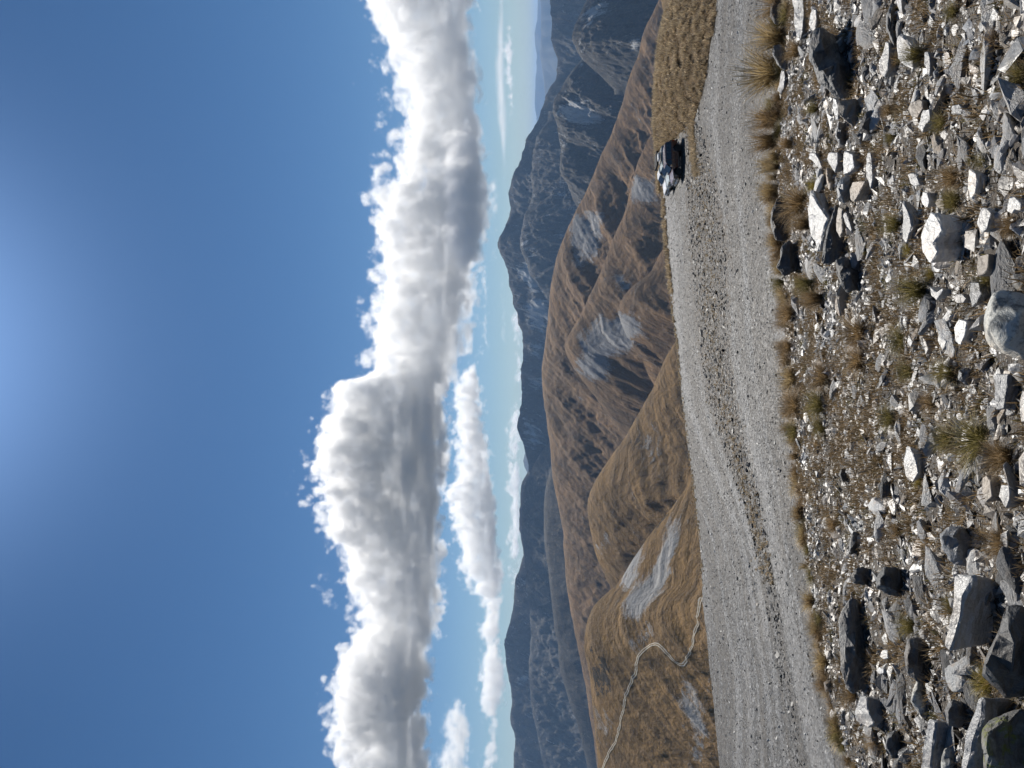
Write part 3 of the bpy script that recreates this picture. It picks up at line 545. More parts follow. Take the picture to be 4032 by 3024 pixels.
def rock(name, label, crop, poly, mode, thick, mat, lift=0., tilt=.12, lean=.25, seed=None, amt=.028, taper=.86, cat='rock'):
    """a block whose main face shows at the given photo outline. mode 'T': a slab seen from above, its lit top in the outline and its dark
    side below it; mode 'F': a block whose near face fills the outline, reaching back by `thick` metres"""
    px = cp(crop, poly); seed = seed if seed is not None else int(px[0][0] * 7 + px[0][1]) % 997
    cx = max(p[0] for p in px); cyy = sum(p[1] for p in px if p[0] > cx - 12) / sum(1 for p in px if p[0] > cx - 12)
    if mode == 'T':
        g = hit(cx + thick * F / max(4., hit(cx, cyy).y) * .75, cyy); A = g + Vector((0, 0, thick * .85 + lift)); n_ = Vector((random.uniform(-.06, .06), -tilt, 1)).normalized(); ex = Vector((0, .05, -1)) * thick * 1.15
    else:
        g = hit(cx - 2, cyy); A = g + Vector((0, 0, lift)); n_ = Vector((random.uniform(-.12, .12), -1, lean)).normalized(); vd = A.normalized(); ex = Vector((vd.x, vd.y, vd.z - .28)) * thick
    W = []
    for q in px:
        d = Vector(ray(*q)); W.append(d * (A.dot(n_) / d.dot(n_)))
    cen = sum(W, Vector()) / len(W); org = Vector((cen.x, cen.y, float(H(cen.x, cen.y))))
    rg = random.Random(seed); bm = bmesh.new(); top = [bm.verts.new(q - org) for q in W]
    if mode == 'T': low = [bm.verts.new(cen + (q - cen) * rg.uniform(taper * .8, taper * 1.05) + ex * rg.uniform(.85, 1.1) - org) for q in W]
    else: low = [bm.verts.new(cen + (q - cen) * rg.uniform(taper * .8, taper) + ex * rg.uniform(.7, 1.1) - org) for q in W]
    m_ = len(W); bm.faces.new(low[::-1]); pc = cen + (max(W, key=lambda q: q.z) - cen) * rg.uniform(.05, .4)
    if mode == 'T':                                               # a ledge part way down the broken side
        bm.faces.new(top); off = [rg.uniform(.86, 1.0) for _ in W]; mid = [bm.verts.new(cen + (q - cen) * o_ + ex * rg.uniform(.3, .6) - org) for q, o_ in zip(W, off)]; rings = (top, mid, low)
    else:                                                         # broken facets on the near face
        inn = [bm.verts.new(pc + (q - pc) * rg.uniform(.3, .62) - A.normalized() * thick * rg.uniform(.1, .34) + Vector((0, 0, thick * .04)) - org) for q in W]
        bm.faces.new(inn); rings = (inn, top, low)
    for r0, r1 in zip(rings[:-1], rings[1:]):
        for i in range(m_): bm.faces.new((r0[i], r1[i], r1[(i + 1) % m_], r0[(i + 1) % m_]))
    bmesh.ops.recalc_face_normals(bm, faces=bm.faces)
    if mode == 'F':                                                # bury the foot a little
        for v in bm.verts: v.co.z -= .01
    size = max((a - b).length for a in W for b in W)
    edges = [e for e in bm.edges]
    bmesh.ops.bevel(bm, geom=edges, offset=min(size * .025, thick * .18), segments=1, affect='EDGES', clamp_overlap=True)
    roughen(bm, size, 3 if size < .5 else 4, amt, seed)
    if mat == 'lich':                                             # weathered round
        for _ in range(3): bmesh.ops.smooth_vert(bm, verts=bm.verts, factor=.5, use_axis_x=True, use_axis_y=True, use_axis_z=True)
        for f in bm.faces: f.smooth = True
    me = bpy.data.meshes.new(name); bm.to_mesh(me); bm.free()
    o = link(name, me, MATS[mat]); o.location = org
    return tag(o, label, cat)

R_ = [
 ('boulder', 'big dark faceted boulder beside the tall tussock at the right', 'a', [(925, 450), (915, 640), (960, 780), (1000, 890), (1120, 980), (1230, 1090), (1330, 1060), (1400, 920), (1370, 720), (1240, 600), (1190, 480), (1130, 400), (1060, 290), (970, 320)], 'F', .55, 'dark', 0, .1, .45),
 ('rock', 'dark angular rock behind straw grass at the top right of the slope', 'a', [(500, 60), (490, 190), (560, 275), (620, 255), (690, 160), (660, 20), (560, -60)], 'F', .4, 'dark'),
 ('stone_slab', 'long pale broken slab above the big dark boulder', 'a', [(735, -40), (750, 150), (770, 260), (790, 400), (830, 450), (850, 340), (870, 180), (860, -40)], 'T', .07, 'pale'),
 ('stone_slab', 'white leaf shaped stone right above the big dark boulder', 'a', [(965, 90), (930, 180), (925, 270), (960, 345), (995, 300), (1010, 200), (1005, 110)], 'T', .05, 'white'),
 ('rock', 'small black rock in front of the tallest tussock', 'a', [(530, 490), (520, 580), (560, 680), (610, 745), (670, 770), (700, 690), (670, 590), (600, 480)], 'F', .3, 'dark'),
 ('rock', 'knobbly pale stone at the foot of the tallest tussock', 'a', [(620, 760), (600, 900), (580, 990), (620, 1020), (650, 960), (670, 830), (660, 770)], 'T', .06, 'grey'),
 ('rock', 'pale rounded block below the right end of the big dark boulder', 'a', [(1250, 420), (1190, 470), (1200, 540), (1270, 580), (1310, 530), (1335, 440), (1310, 380)], 'F', .22, 'pale'),
 ('rock', 'pale pointed stone left under the big dark boulder', 'a', [(1380, 520), (1345, 590), (1340, 650), (1370, 690), (1420, 650), (1430, 580)], 'F', .16, 'pale'),
 ('stone_slab', 'streaked brown triangular slab wedged under the big dark boulder', 'a', [(1240, 1100), (1230, 1240), (1300, 1310), (1400, 1390), (1490, 1250), (1480, 1120), (1420, 1070)], 'F', .2, 'tan'),
 ('stone_slab', 'bright white shard standing beside the brown triangular slab', 'a', [(1185, 1060), (1190, 1180), (1215, 1300), (1245, 1300), (1240, 1150), (1220, 1080)], 'T', .06, 'white'),
 ('rock', 'grey rounded boulder left of the brown triangular slab', 'a', [(1240, 1320), (1205, 1400), (1200, 1500), (1260, 1580), (1310, 1590), (1345, 1470), (1320, 1350)], 'F', .25, 'grey'),
 ('rock', 'dark flat faced rock below the grey rounded boulder', 'a', [(1540, 1220), (1480, 1330), (1450, 1430), (1560, 1470), (1680, 1440), (1690, 1260), (1620, 1190)], 'F', .25, 'dark'),
 ('rock', 'black overhanging block at the right edge of the rubble', 'b', [(180, 60), (150, 180), (150, 330), (190, 430), (240, 520), (280, 420), (280, 260), (260, 120), (230, 40)], 'F', .4, 'dark'),  # dark stone colour also paints the shade in the hollow behind a slab
 ('stone_slab', 'chipped white slab with a hollow below the black block', 'b', [(280, 390), (270, 520), (280, 640), (350, 720), (440, 750), (425, 600), (430, 500), (370, 420), (310, 370)], 'T', .09, 'white'),
 ('stone_slab', 'cracked grey slab left of the black block', 'b', [(150, 450), (110, 600), (75, 660), (90, 790), (140, 850), (180, 740), (190, 560), (185, 460)], 'T', .1, 'pale'),
 ('rock', 'thin grey stone propped beside a round grey stone at the right', 'b', [(575, 560), (570, 680), (620, 850), (640, 760), (635, 620), (615, 560)], 'T', .05, 'grey'),
 ('rock', 'round grey stone with a white chip against it at the right', 'b', [(700, 720), (650, 790), (670, 880), (720, 900), (770, 820), (750, 740)], 'F', .14, 'grey'),
 ('rock', 'flat tan rock with lichen blotches at the right', 'b', [(500, 1080), (420, 1120), (385, 1190), (430, 1270), (500, 1280), (560, 1180), (550, 1100)], 'T', .06, 'tan'),
 ('rock', 'square pale block with a dark side right of the pale boulder', 'b', [(560, 1200), (530, 1290), (500, 1380), (545, 1440), (590, 1350), (635, 1300), (630, 1190)], 'T', .09, 'pale'),
 ('rock', 'small blue grey block on bare gravel at the far right', 'b', [(870, 1150), (860, 1190), (900, 1240), (970, 1240), (990, 1180), (950, 1135)], 'T', .05, 'grey'),
 ('stone_slab', 'triangular grey shard on the gravel at the right', 'b', [(1065, 940), (1090, 1040), (1135, 1160), (1160, 1040), (1130, 970)], 'T', .03, 'grey'),
 ('stone_slab', 'broad brilliant white tilted slab below the edge tussocks', 'c', [(940, 400), (920, 520), (895, 620), (920, 760), (945, 930), (985, 1030), (1025, 1095), (1060, 960), (1080, 860), (1110, 780), (1140, 720), (1090, 640), (1030, 560)], 'T', .14, 'white'),
 ('stone_slab', 'dark wedge shaped slab with a bright upper edge leaning under the white slab', 'c', [(1195, 560), (1150, 740), (1110, 920), (1040, 1160), (1050, 1220), (1120, 1230), (1250, 1150), (1330, 950), (1250, 880), (1215, 740), (1235, 570)], 'F', .28, 'dark', 0, .1, .5),
 ('rock', 'long cream stone left behind the dark wedge shaped slab', 'c', [(1240, 590), (1215, 740), (1225, 860), (1260, 930), (1290, 860), (1280, 720), (1290, 610)], 'T', .08, 'tan'),
 ('rock', 'narrow pale stone below the long cream stone', 'c', [(1320, 640), (1290, 690), (1330, 790), (1380, 870), (1395, 840), (1360, 730)], 'T', .05, 'pale'),
 ('boulder', 'black boulder among straw grass at the gravel edge', 'c', [(580, 480), (520, 600), (490, 740), (520, 880), (560, 960), (660, 975), (690, 880), (720, 700), (680, 560), (630, 480)], 'F', .5, 'dark'),
 ('rock', 'low black rock with a pale chip left of the black boulder', 'c', [(620, 1020), (600, 1150), (560, 1250), (640, 1350), (760, 1300), (830, 1220), (780, 1060), (700, 950)], 'F', .4, 'dark'),
 ('rock', 'dark leaning block with one bright edge below the wedge shaped slab', 'c', [(1200, 1170), (1215, 1330), (1270, 1470), (1330, 1530), (1440, 1500), (1480, 1330), (1400, 1180), (1290, 1140)], 'F', .35, 'dark'),
 ('rock', 'small square block in front of the dark leaning block', 'c', [(1370, 1090), (1360, 1200), (1370, 1290), (1450, 1280), (1490, 1180), (1480, 1090)], 'F', .14, 'grey'),
 ('boulder', 'blue grey cracked boulder among pale upright stones', 'c', [(1250, 300), (1210, 400), (1230, 530), (1300, 560), (1370, 480), (1430, 330), (1430, 200), (1330, 230)], 'F', .3, 'grey'),
 ('rock', 'cream stone standing above the blue grey cracked boulder', 'c', [(1110, 160), (1100, 220), (1120, 380), (1150, 430), (1200, 390), (1215, 300), (1170, 200)], 'F', .18, 'tan'),
 ('stone_slab', 'tall pale slab, topmost of the pale stones right of the blue grey boulder', 'c', [(1310, -20), (1295, 120), (1300, 250), (1370, 210), (1420, 150), (1400, 20)], 'T', .1, 'white'),
 ('stone_slab', 'pale slab between the white shard and the tall pale slab', 'c', [(1140, 0), (1115, 80), (1160, 160), (1210, 220), (1240, 120), (1235, 0)], 'T', .09, 'pale'),
 ('stone_slab', 'long narrow white slab below the blue grey cracked boulder', 'c', [(1560, 0), (1545, 160), (1570, 300), (1600, 420), (1620, 300), (1615, 120), (1600, 0)], 'T', .06, 'white'),
 ('rock', 'pale block with a dark lower half left of the blue grey boulder', 'c', [(1390, 320), (1365, 420), (1380, 520), (1420, 540), (1480, 420), (1540, 310), (1470, 310)], 'T', .12, 'tan'),
 ('rock', 'white split slab at the right of the pale upright stones', 'c', [(930, 0), (920, 70), (970, 110), (1030, 180), (1075, 170), (1030, 60), (990, 0)], 'T', .06, 'white'),
 ('boulder', 'large pale pointed boulder with a black shaded side in the rubble', 'd', [(640, 645), (590, 740), (555, 850), (525, 920), (540, 1080), (580, 1150), (635, 1220), (690, 1140), (725, 1075), (675, 990), (720, 920), (770, 850), (740, 760), (690, 670)], 'T', .2, 'white'),
 ('stone_slab', 'long pale stone with a dark side left of the pointed boulder', 'd', [(335, 525), (325, 600), (340, 760), (325, 940), (380, 1000), (410, 900), (440, 800), (420, 690), (370, 580)], 'T', .08, 'pale'),
 ('stone_slab', 'white oblong slab with a chip hole at the far right of the rubble', 'd', [(1060, 175), (1040, 300), (1050, 400), (1075, 510), (1130, 440), (1145, 360), (1135, 230)], 'T', .07, 'white'),
 ('rock', 'grey square stone above the pale pointed boulder', 'd', [(390, 240), (420, 340), (460, 370), (520, 350), (490, 250), (440, 220)], 'T', .05, 'pale'),
 ('rock', 'white wedge stone touching the tip of the pointed boulder', 'd', [(560, 430), (530, 500), (550, 570), (610, 600), (625, 540), (605, 440)], 'T', .07, 'white'),
 ('rock', 'cream stone with rusty streaks against the pointed boulder', 'd', [(710, 510), (690, 560), (730, 610), (780, 615), (795, 550), (770, 505)], 'T', .06, 'tan'),
 ('rock', 'knobbly cream quartz stone at the right', 'd', [(1200, 600), (1170, 680), (1145, 770), (1190, 880), (1250, 840), (1280, 740), (1300, 660), (1250, 610)], 'T', .07, 'white'),
 ('rock', 'pale block with a black hole in its shade behind grass at the right', 'd', [(1150, 1130), (1140, 1260), (1140, 1350), (1210, 1330), (1260, 1280), (1275, 1100)], 'T', .12, 'tan'),
 ('rock', 'pale forked stone by the right edge', 'd', [(1500, 480), (1480, 560), (1465, 640), (1520, 670), (1560, 620), (1620, 640), (1630, 560), (1560, 490)], 'T', .06, 'white'),
 ('stone_slab', 'white triangular slab beside the dark spiky tussock', 'd', [(630, 1460), (650, 1560), (705, 1610), (780, 1500), (770, 1480), (700, 1520)], 'T', .07, 'white'),
 ('stone_slab', 'tall mottled slab right of the lichen boulder', 'd', [(1070, 1410), (1065, 1560), (1090, 1690), (1140, 1640), (1190, 1540), (1170, 1420)], 'T', .08, 'grey'),
 ('rock', 'small pale block right beside the white triangular slab', 'd', [(920, 1545), (890, 1580), (920, 1640), (990, 1640), (1030, 1590), (980, 1540)], 'T', .07, 'pale'),
 ('boulder', 'large rounded boulder spotted with black and cream lichen at the right edge', 'e', [(1450, -110), (1385, 30), (1385, 130), (1400, 250), (1450, 310), (1540, 350), (1680, 370), (1760, 250), (1760, 0), (1640, -80)], 'F', .5, 'lich', 0, .1, 1.25),
 ('rock', 'white jagged stone above the lichen boulder', 'e', [(1230, 90), (1200, 150), (1210, 240), (1245, 265), (1275, 190), (1285, 110)], 'T', .07, 'white'),
 ('rock', 'small white stone, smallest of three left above the lichen boulder', 'e', [(905, 200), (895, 240), (915, 280), (932, 240)], 'T', .05, 'white'),
 ('rock', 'white tapering stone between the grass and the lichen boulder', 'e', [(990, 205), (1005, 270), (1015, 330), (1033, 290), (1015, 235)], 'T', .05, 'white'),
 ('rock', 'white leaning stone above the white jagged stone', 'e', [(1105, 160), (1092, 230), (1125, 300), (1152, 240), (1120, 200)], 'T', .06, 'white'),
 ('rock', 'grey slab on edge with a black triangular side left of the lichen boulder', 'e', [(1220, 430), (1215, 490), (1280, 530), (1325, 480), (1320, 420), (1260, 410)], 'F', .16, 'grey'),
 ('stone_slab', 'long greenish grey slab below the lichen boulder', 'e', [(1470, 450), (1465, 560), (1475, 690), (1530, 680), (1545, 560), (1555, 450)], 'T', .07, 'grey'),
 ('stone_slab', 'pale slab at the right edge left of the lichen boulder', 'e', [(1640, 560), (1625, 680), (1640, 770), (1680, 760), (1680, 560)], 'T', .08, 'pale'),
 ('stone_slab', 'white slab with heaped chips in the middle of the rubble', 'e', [(890, 920), (870, 1010), (880, 1120), (930, 1165), (970, 1100), (950, 1010), (915, 930)], 'T', .07, 'white'),
 ('rock', 'rosy tan split stone beside the wide green tussock', 'e', [(1385, 1130), (1380, 1210), (1410, 1290), (1450, 1250), (1440, 1150), (1410, 1110)], 'T', .07, 'tan'),
 ('rock', 'white upright stone right below the rosy tan stone', 'e', [(1510, 1175), (1490, 1250), (1540, 1330), (1565, 1270), (1560, 1180)], 'T', .08, 'white'),
 ('rock', 'black rock near the gravel edge in the middle of the slope', 'e', [(460, 1070), (440, 1110), (470, 1160), (505, 1140), (510, 1080)], 'F', .2, 'dark'),
 ('rock', 'dark slanting rock in pale chips left of the middle', 'e', [(530, 1480), (510, 1560), (515, 1640), (560, 1600), (595, 1530), (580, 1475)], 'F', .25, 'dark'),
 ('boulder', 'wide blue grey boulder with a black hollow beneath it at the left', 'f', [(1150, 80), (1095, 130), (1110, 230), (1180, 330), (1280, 340), (1320, 270), (1310, 170), (1240, 80)], 'F', .35, 'grey', 0, .1, .85),
 ('stone_slab', 'long brilliant white slab with a dark front in the left rubble', 'f', [(1205, 395), (1200, 500), (1190, 600), (1160, 740), (1130, 860), (1170, 910), (1215, 790), (1250, 640), (1270, 540), (1310, 460), (1310, 405)], 'T', .2, 'white'),
 ('stone_slab', 'thin brown plate leaning below the long white slab', 'f', [(1465, 445), (1420, 520), (1390, 590), (1400, 610), (1450, 530), (1480, 450)], 'F', .12, 'tan'),
 ('stone_slab', 'second thin brown plate left of the first, below the long white slab', 'f', [(1380, 580), (1340, 680), (1320, 745), (1390, 750), (1430, 650), (1410, 590)], 'F', .15, 'tan'),
 ('boulder', 'huge dark slanting boulder at the lower edge left of the spiky brown tussock', 'f', [(1540, 600), (1500, 720), (1440, 860), (1390, 980), (1375, 1060), (1450, 1140), (1530, 1200), (1640, 1200), (1740, 1100), (1760, 700), (1640, 590)], 'F', .5, 'dark', 0, .1, .5),
 ('boulder', 'big boulder with green moss in the lower left corner of the slope', 'f', [(1420, 1330), (1370, 1400), (1375, 1560), (1390, 1720), (1560, 1760), (1720, 1700), (1740, 1400), (1640, 1270), (1520, 1290)], 'F', .6, 'moss', 0, .1, .6),
 ('boulder', 'long black boulder by the gravel edge at the left', 'f', [(520, 540), (460, 640), (440, 860), (450, 1000), (480, 1120), (540, 1175), (620, 1150), (640, 1020), (620, 860), (580, 690), (560, 560)], 'F', .5, 'dark', 0, .1, .3),
 ('rock', 'black broken rock heap left above the long white slab', 'f', [(890, 810), (860, 920), (880, 1030), (950, 1100), (1020, 1080), (1045, 960), (1010, 850), (950, 800)], 'F', .35, 'dark'),
 ('boulder', 'speckled grey rock among black stones at the far left', 'f', [(960, 1060), (920, 1140), (905, 1230), (980, 1340), (1030, 1320), (1045, 1200), (1010, 1090)], 'F', .35, 'lich'),
 ('stone_slab', 'pale layered slab stack next to the edge grass at the far left', 'f', [(590, 1180), (555, 1270), (560, 1350), (640, 1400), (680, 1370), (640, 1280), (630, 1200)], 'T', .12, 'pale'),
 ('stone_slab', 'grey ribbed slab running to the left edge, below the speckled rock', 'f', [(1030, 1340), (1000, 1480), (980, 1680), (1040, 1690), (1065, 1520), (1085, 1350)], 'T', .14, 'grey'),
 ('rock', 'lichen spotted rock at the left edge of the slope', 'f', [(1130, 1520), (1105, 1600), (1110, 1700), (1180, 1720), (1215, 1620), (1190, 1520)], 'F', .3, 'lich'),
 ('stone_slab', 'long pale diagonal slab above the mossy boulder', 'f', [(1360, 1190), (1310, 1320), (1270, 1460), (1240, 1680), (1290, 1700), (1330, 1500), (1390, 1320), (1395, 1210)], 'T', .2, 'grey'),
 ('rock', 'smooth dark rock above the mossy boulder', 'f', [(1180, 1210), (1130, 1280), (1150, 1380), (1220, 1400), (1290, 1330), (1270, 1230)], 'F', .3, 'dark'),
 ('rock', 'square black rock right of the long black boulder', 'f', [(560, 350), (510, 410), (540, 455), (620, 465), (655, 400), (620, 350)], 'F', .25, 'dark'),
 ('rock', 'dark ledge with grass on it in the left of the slope', 'f', [(740, 340), (690, 400), (680, 480), (770, 530), (850, 540), (860, 440), (820, 350)], 'F', .35, 'dark'),
 ('rock', 'small white block in chips right of the long black boulder', 'f', [(730, 890), (715, 930), (740, 950), (770, 940), (765, 885)], 'T', .05, 'white'),
 ('rock', 'round white stone in dark rubble left of the small white block', 'f', [(710, 1000), (690, 1020), (710, 1045), (740, 1040), (742, 1010)], 'T', .05, 'white'),
 ('rock', 'dark stone with a rounded top at the far left, under the layered slabs', 'f', [(760, 1430), (740, 1520), (790, 1600), (860, 1580), (850, 1460), (810, 1410)], 'F', .3, 'dark'),
]
named_boxes = []
for r in R_:
    kw = dict(zip(('lift', 'tilt', 'lean'), r[7:])); rock(r[0], r[1], r[2], r[3], r[4], r[5], r[6], **kw)
    q = cp(r[2], r[3]); named_boxes.append((min(a for a, b in q), max(a for a, b in q), min(b for a, b in q), max(b for a, b in q)))

# ---- loose stones: hull templates
def hull(seed, flat, n=11):
    rg = random.Random(seed); bm = bmesh.new(); ax = rg.uniform(.5, .85)
    for _ in range(n):
        v = Vector((rg.gauss(0, 1), rg.gauss(0, 1), rg.gauss(0, 1))).normalized() * rg.uniform(.8, 1.1); bm.verts.new((v.x, v.y * ax, v.z * flat))
    r_ = bmesh.ops.convex_hull(bm, input=bm.verts); bmesh.ops.delete(bm, geom=[v for v in bm.verts if not v.link_faces], context='VERTS')
    bmesh.ops.triangulate(bm, faces=bm.faces); bmesh.ops.recalc_face_normals(bm, faces=bm.faces)
    return bm
TPL = []
for i in range(26):
    b = hull(100 + i, (.1, .17, .26, .4)[i % 4], 9 + i % 6); b.verts.ensure_lookup_table()
    V = np.array([v.co[:] for v in b.verts]); Fc = np.array([[v.index for v in f.verts] for f in b.faces]); TPL.append((V, Fc)); b.free()

def euler_mats(n, rng, tilt):
    a = rng.uniform(0, 2 * np.pi, n); tx, ty = rng.normal(0, tilt, n), rng.normal(0, tilt, n)
    ca, sa, cx, sx, cy, sy = np.cos(a), np.sin(a), np.cos(tx), np.sin(tx), np.cos(ty), np.sin(ty); o, z = np.ones(n), np.zeros(n)
    Rz = np.stack([ca, -sa, z, sa, ca, z, z, z, o], -1).reshape(-1, 3, 3); Rx = np.stack([o, z, z, z, cx, -sx, z, sx, cx], -1).reshape(-1, 3, 3); Ry = np.stack([cy, z, sy, z, o, z, -sy, z, cy], -1).reshape(-1, 3, 3)
    return Rx @ Ry @ Rz
def stones(name, P, size, cols, mat, label, tilt=.42, sink=.25, rng=RNG):
    n = len(P); which = rng.integers(0, len(TPL), n); M = euler_mats(n, rng, tilt); Vs, Fs, Cs = [], [], []; off = 0
    for t, (V, Fc) in enumerate(TPL):
        ids = np.nonzero(which == t)[0]
        if not len(ids): continue
        W = np.einsum('nij,vj->nvi', M[ids], V) * size[ids][:, None, None]
        W += P[ids][:, None, :]; W[:, :, 2] += (size[ids] * sink * .4)[:, None]
        Vs.append(W.reshape(-1, 3)); Fs.append((Fc[None] + (off + np.arange(len(ids)) * len(V))[:, None, None]).reshape(-1, 3)); Cs.append(np.repeat(cols[ids], len(V), 0)); off += len(ids) * len(V)
    return tag(link(name, mesh_np(name, np.concatenate(Vs), np.concatenate(Fs), {'tint': np.concatenate(Cs)}, smooth=False), mat), label, 'loose stones', None, 'stuff')

k = NT('loose_schist'); p = k.pos(); t = k.mix(1., k.n('ShaderNodeAttribute', attribute_name='tint').outputs['Color'], (.8, .8, .8), 'MULTIPLY')
nn = k.noise(p, 55., 4, .65); lay = k.noise(k.vmap(p, (20, 20, 90), (.3, .3, 0)), 1., 3)
loose = k.done(k.bsdf(k.mix(k.lin(nn, .45, .7), t, k.mix(.55, t, (.05, .05, .05))), k.lin(lay, .3, .7, .3, .55), k.bump(k.math('ADD', nn, lay), .4, .012), .9))
k = NT('gravel_chip'); chipm = k.done(k.bsdf(k.mix(1., k.attr('tint', 'Color'), (.8, .8, .8), 'MULTIPLY'), .55, None, .4))
SHADES = np.array([(.42, .41, .395), (.52, .51, .49), (.32, .315, .3), (.22, .22, .215), (.12, .12, .12), (.4, .35, .29), (.3, .31, .32), (.07, .07, .07)])
def density(ix, iy):
    """how stony the slope is at a photo position: bare chips, big rubble, or grass"""
    return .62 + .55 * fbm(ix / 170., iy / 260., 3, 51) - .25 * np.clip((3130 - ix) / 60, 0, 1)
def scatter(n, rng, y0=3.2, y1=15.5, xs=.62):
    y = np.sqrt(rng.uniform(y0 ** 2, y1 ** 2, n)); t_ = rng.uniform(-xs, xs, n); x = t_ * y
    return x, y, t_
def place(n, rng, lim=.0, **kw):
    x, y, t_ = scatter(n, rng, **kw); ok = y < crest_y(t_) + .6; x, y, t_ = x[ok], y[ok], t_[ok]; z = H(x, y)
    ix, iy = project(x, y, z); q = density(ix, iy) + rng.uniform(-.35, .35, len(x)) > lim
    return np.stack([x, y, z], -1)[q], ix[q], iy[q]
def shades(n, ix, iy, rng):
    p_ = np.array([.22, .17, .15, .13, .12, .09, .05, .07]); c = SHADES[rng.choice(8, n, p=p_)] * rng.uniform(.8, 1.2, n)[:, None]
    dk = np.clip((iy - 2250) / 500, 0, 1) * np.clip((ix - 3330) / 150, 0, 1)            # darker rubble at the left
    wm = np.clip(fbm(ix / 90., iy / 140., 3, 44) * 1.6 + .25, 0, 1)[:, None]               # stones stained brown in patches
    return c * (1 - .6 * dk[:, None]) * (1 - wm * np.array([.08, .2, .34]))
P, ix, iy = place(84000, RNG, .34); sz = np.clip(RNG.lognormal(math.log(.017), .5, len(P)), .006, .06)
stones('schist_chips', P, sz, shades(len(P), ix, iy, RNG), loose, 'small grey and white schist chips strewn over the whole slope')
P, ix, iy = place(12500, RNG, .38); sz = np.clip(RNG.lognormal(math.log(.045), .4, len(P)), .025, .12)
stones('schist_rubble', P, sz, shades(len(P), ix, iy, RNG), loose, 'hand sized schist rubble lying between the bigger stones')
# gravel of the flat: coarser chips and the dark stones of its middle strip
y = np.sqrt(RNG.uniform(40 ** 2, 96 ** 2, 60000)); t_ = RNG.uniform(-.56, .56, len(y)); ok = y < edge_y(t_) - .2; x, y = (t_ * y)[ok], y[ok]
z = H(x, y); gx, gy = project(x, y, z); sz = np.clip(RNG.lognormal(math.log(.05), .5, len(x)), .02, .22)
instrip = np.abs(gx - interp(STRIP, gy)) < interp([(480, 34), (900, 70), (1400, 56), (1800, 46), (2100, 34), (2400, 24), (3024, 12)], gy)
cl = SHADES[RNG.choice(8, len(x), p=[.08, .14, .06, .18, .24, .03, .07, .2])] * .75; cl[instrip] = SHADES[RNG.choice([3, 4, 4, 7, 7, 4], instrip.sum())] * .55; sz[instrip] *= 1.9
stones('gravel_chips', np.stack([x, y, z], -1), sz, cl, chipm, 'schist chips and dark stones on the gravel flat', .35)

# ---- the larger loose stones, each an object of its own
TM = []
for i in range(14):
    b = hull(500 + i, (.2, .3, .42, .26)[i % 4], 12 + i % 5)
    bmesh.ops.bevel(b, geom=list(b.edges), offset=.06, segments=1, affect='EDGES', clamp_overlap=True); roughen(b, 2.0, 2, .025, i)
    me = bpy.data.meshes.new('loose_stone'); b.to_mesh(me); b.free(); TM.append(me)
KINDS = {'pale': (PALE, 'pale grey schist stone loose in the rubble'), 'white': (WHITE, 'white sunlit schist stone loose in the rubble'), 'tan': (TAN, 'tan schist stone loose in the rubble'), 'grey': (GREY, 'mid grey schist stone loose in the rubble'), 'dark': (DARK, 'dark schist stone loose in the rubble')}
ZONES = ((1000, 'right third'), (2050, 'middle'), (9999, 'left third'))
variants = {}
def variant(i, kind):
    if (i, kind) not in variants:
        me = TM[i].copy(); me.materials.clear(); me.materials.append(KINDS[kind][0]); variants[i, kind] = me
    return variants[i, kind]
cnt = 0; rg = np.random.default_rng(21)
while cnt < 215:
    iy_ = rg.uniform(-30, 3050); ix_q = rg.uniform(3120, 4020)
    if ix_q < interp(CREST_PX, iy_) + 35: continue
    if any(a - 6 < ix_q < b + 6 and c_ - 6 < iy_ < d_ + 6 for a, b, c_, d_ in named_boxes) : continue
    if density(np.array([ix_q]), np.array([iy_]))[0] + rg.uniform(-.3, .3) < .5: continue
    g = hit(ix_q, iy_)
    if g.y > 15: continue
    dark = np.clip((iy_ - 2250) / 500, 0, 1)
    kind = rg.choice(['pale', 'white', 'tan', 'grey', 'dark'], p=np.array([.34, .28, .12, .18, .08]) * (1 - dark) + np.array([.2, .08, .05, .32, .35]) * dark)
    s_ = float(np.clip(rg.lognormal(math.log(.085), .38), .05, .2)) * (1.25 if 3150 < ix_q < 3420 and iy_ < 1200 else 1.0)
    o = bpy.data.objects.new('loose_stone', variant(int(rg.integers(0, 14)), str(kind))); C.collection.objects.link(o)
    o.location = g + Vector((0, 0, s_ * .12)); o.scale = (s_ * rg.uniform(.9, 1.25), s_ * rg.uniform(.6, .9), s_ * rg.uniform(.8, 1.3)); o.rotation_euler = (rg.normal(.05, .25), rg.normal(0, .25), rg.choice([0, math.pi]) + rg.normal(0, .5))
    zone = next(b for a, b in ZONES if iy_ < a); size = 'large' if s_ > .105 else 'small'
    tag(o, f'{size} {KINDS[kind][1]}, {zone} of the slope', 'stone', f'{size} {kind} loose stones, {zone} of the slope'); cnt += 1

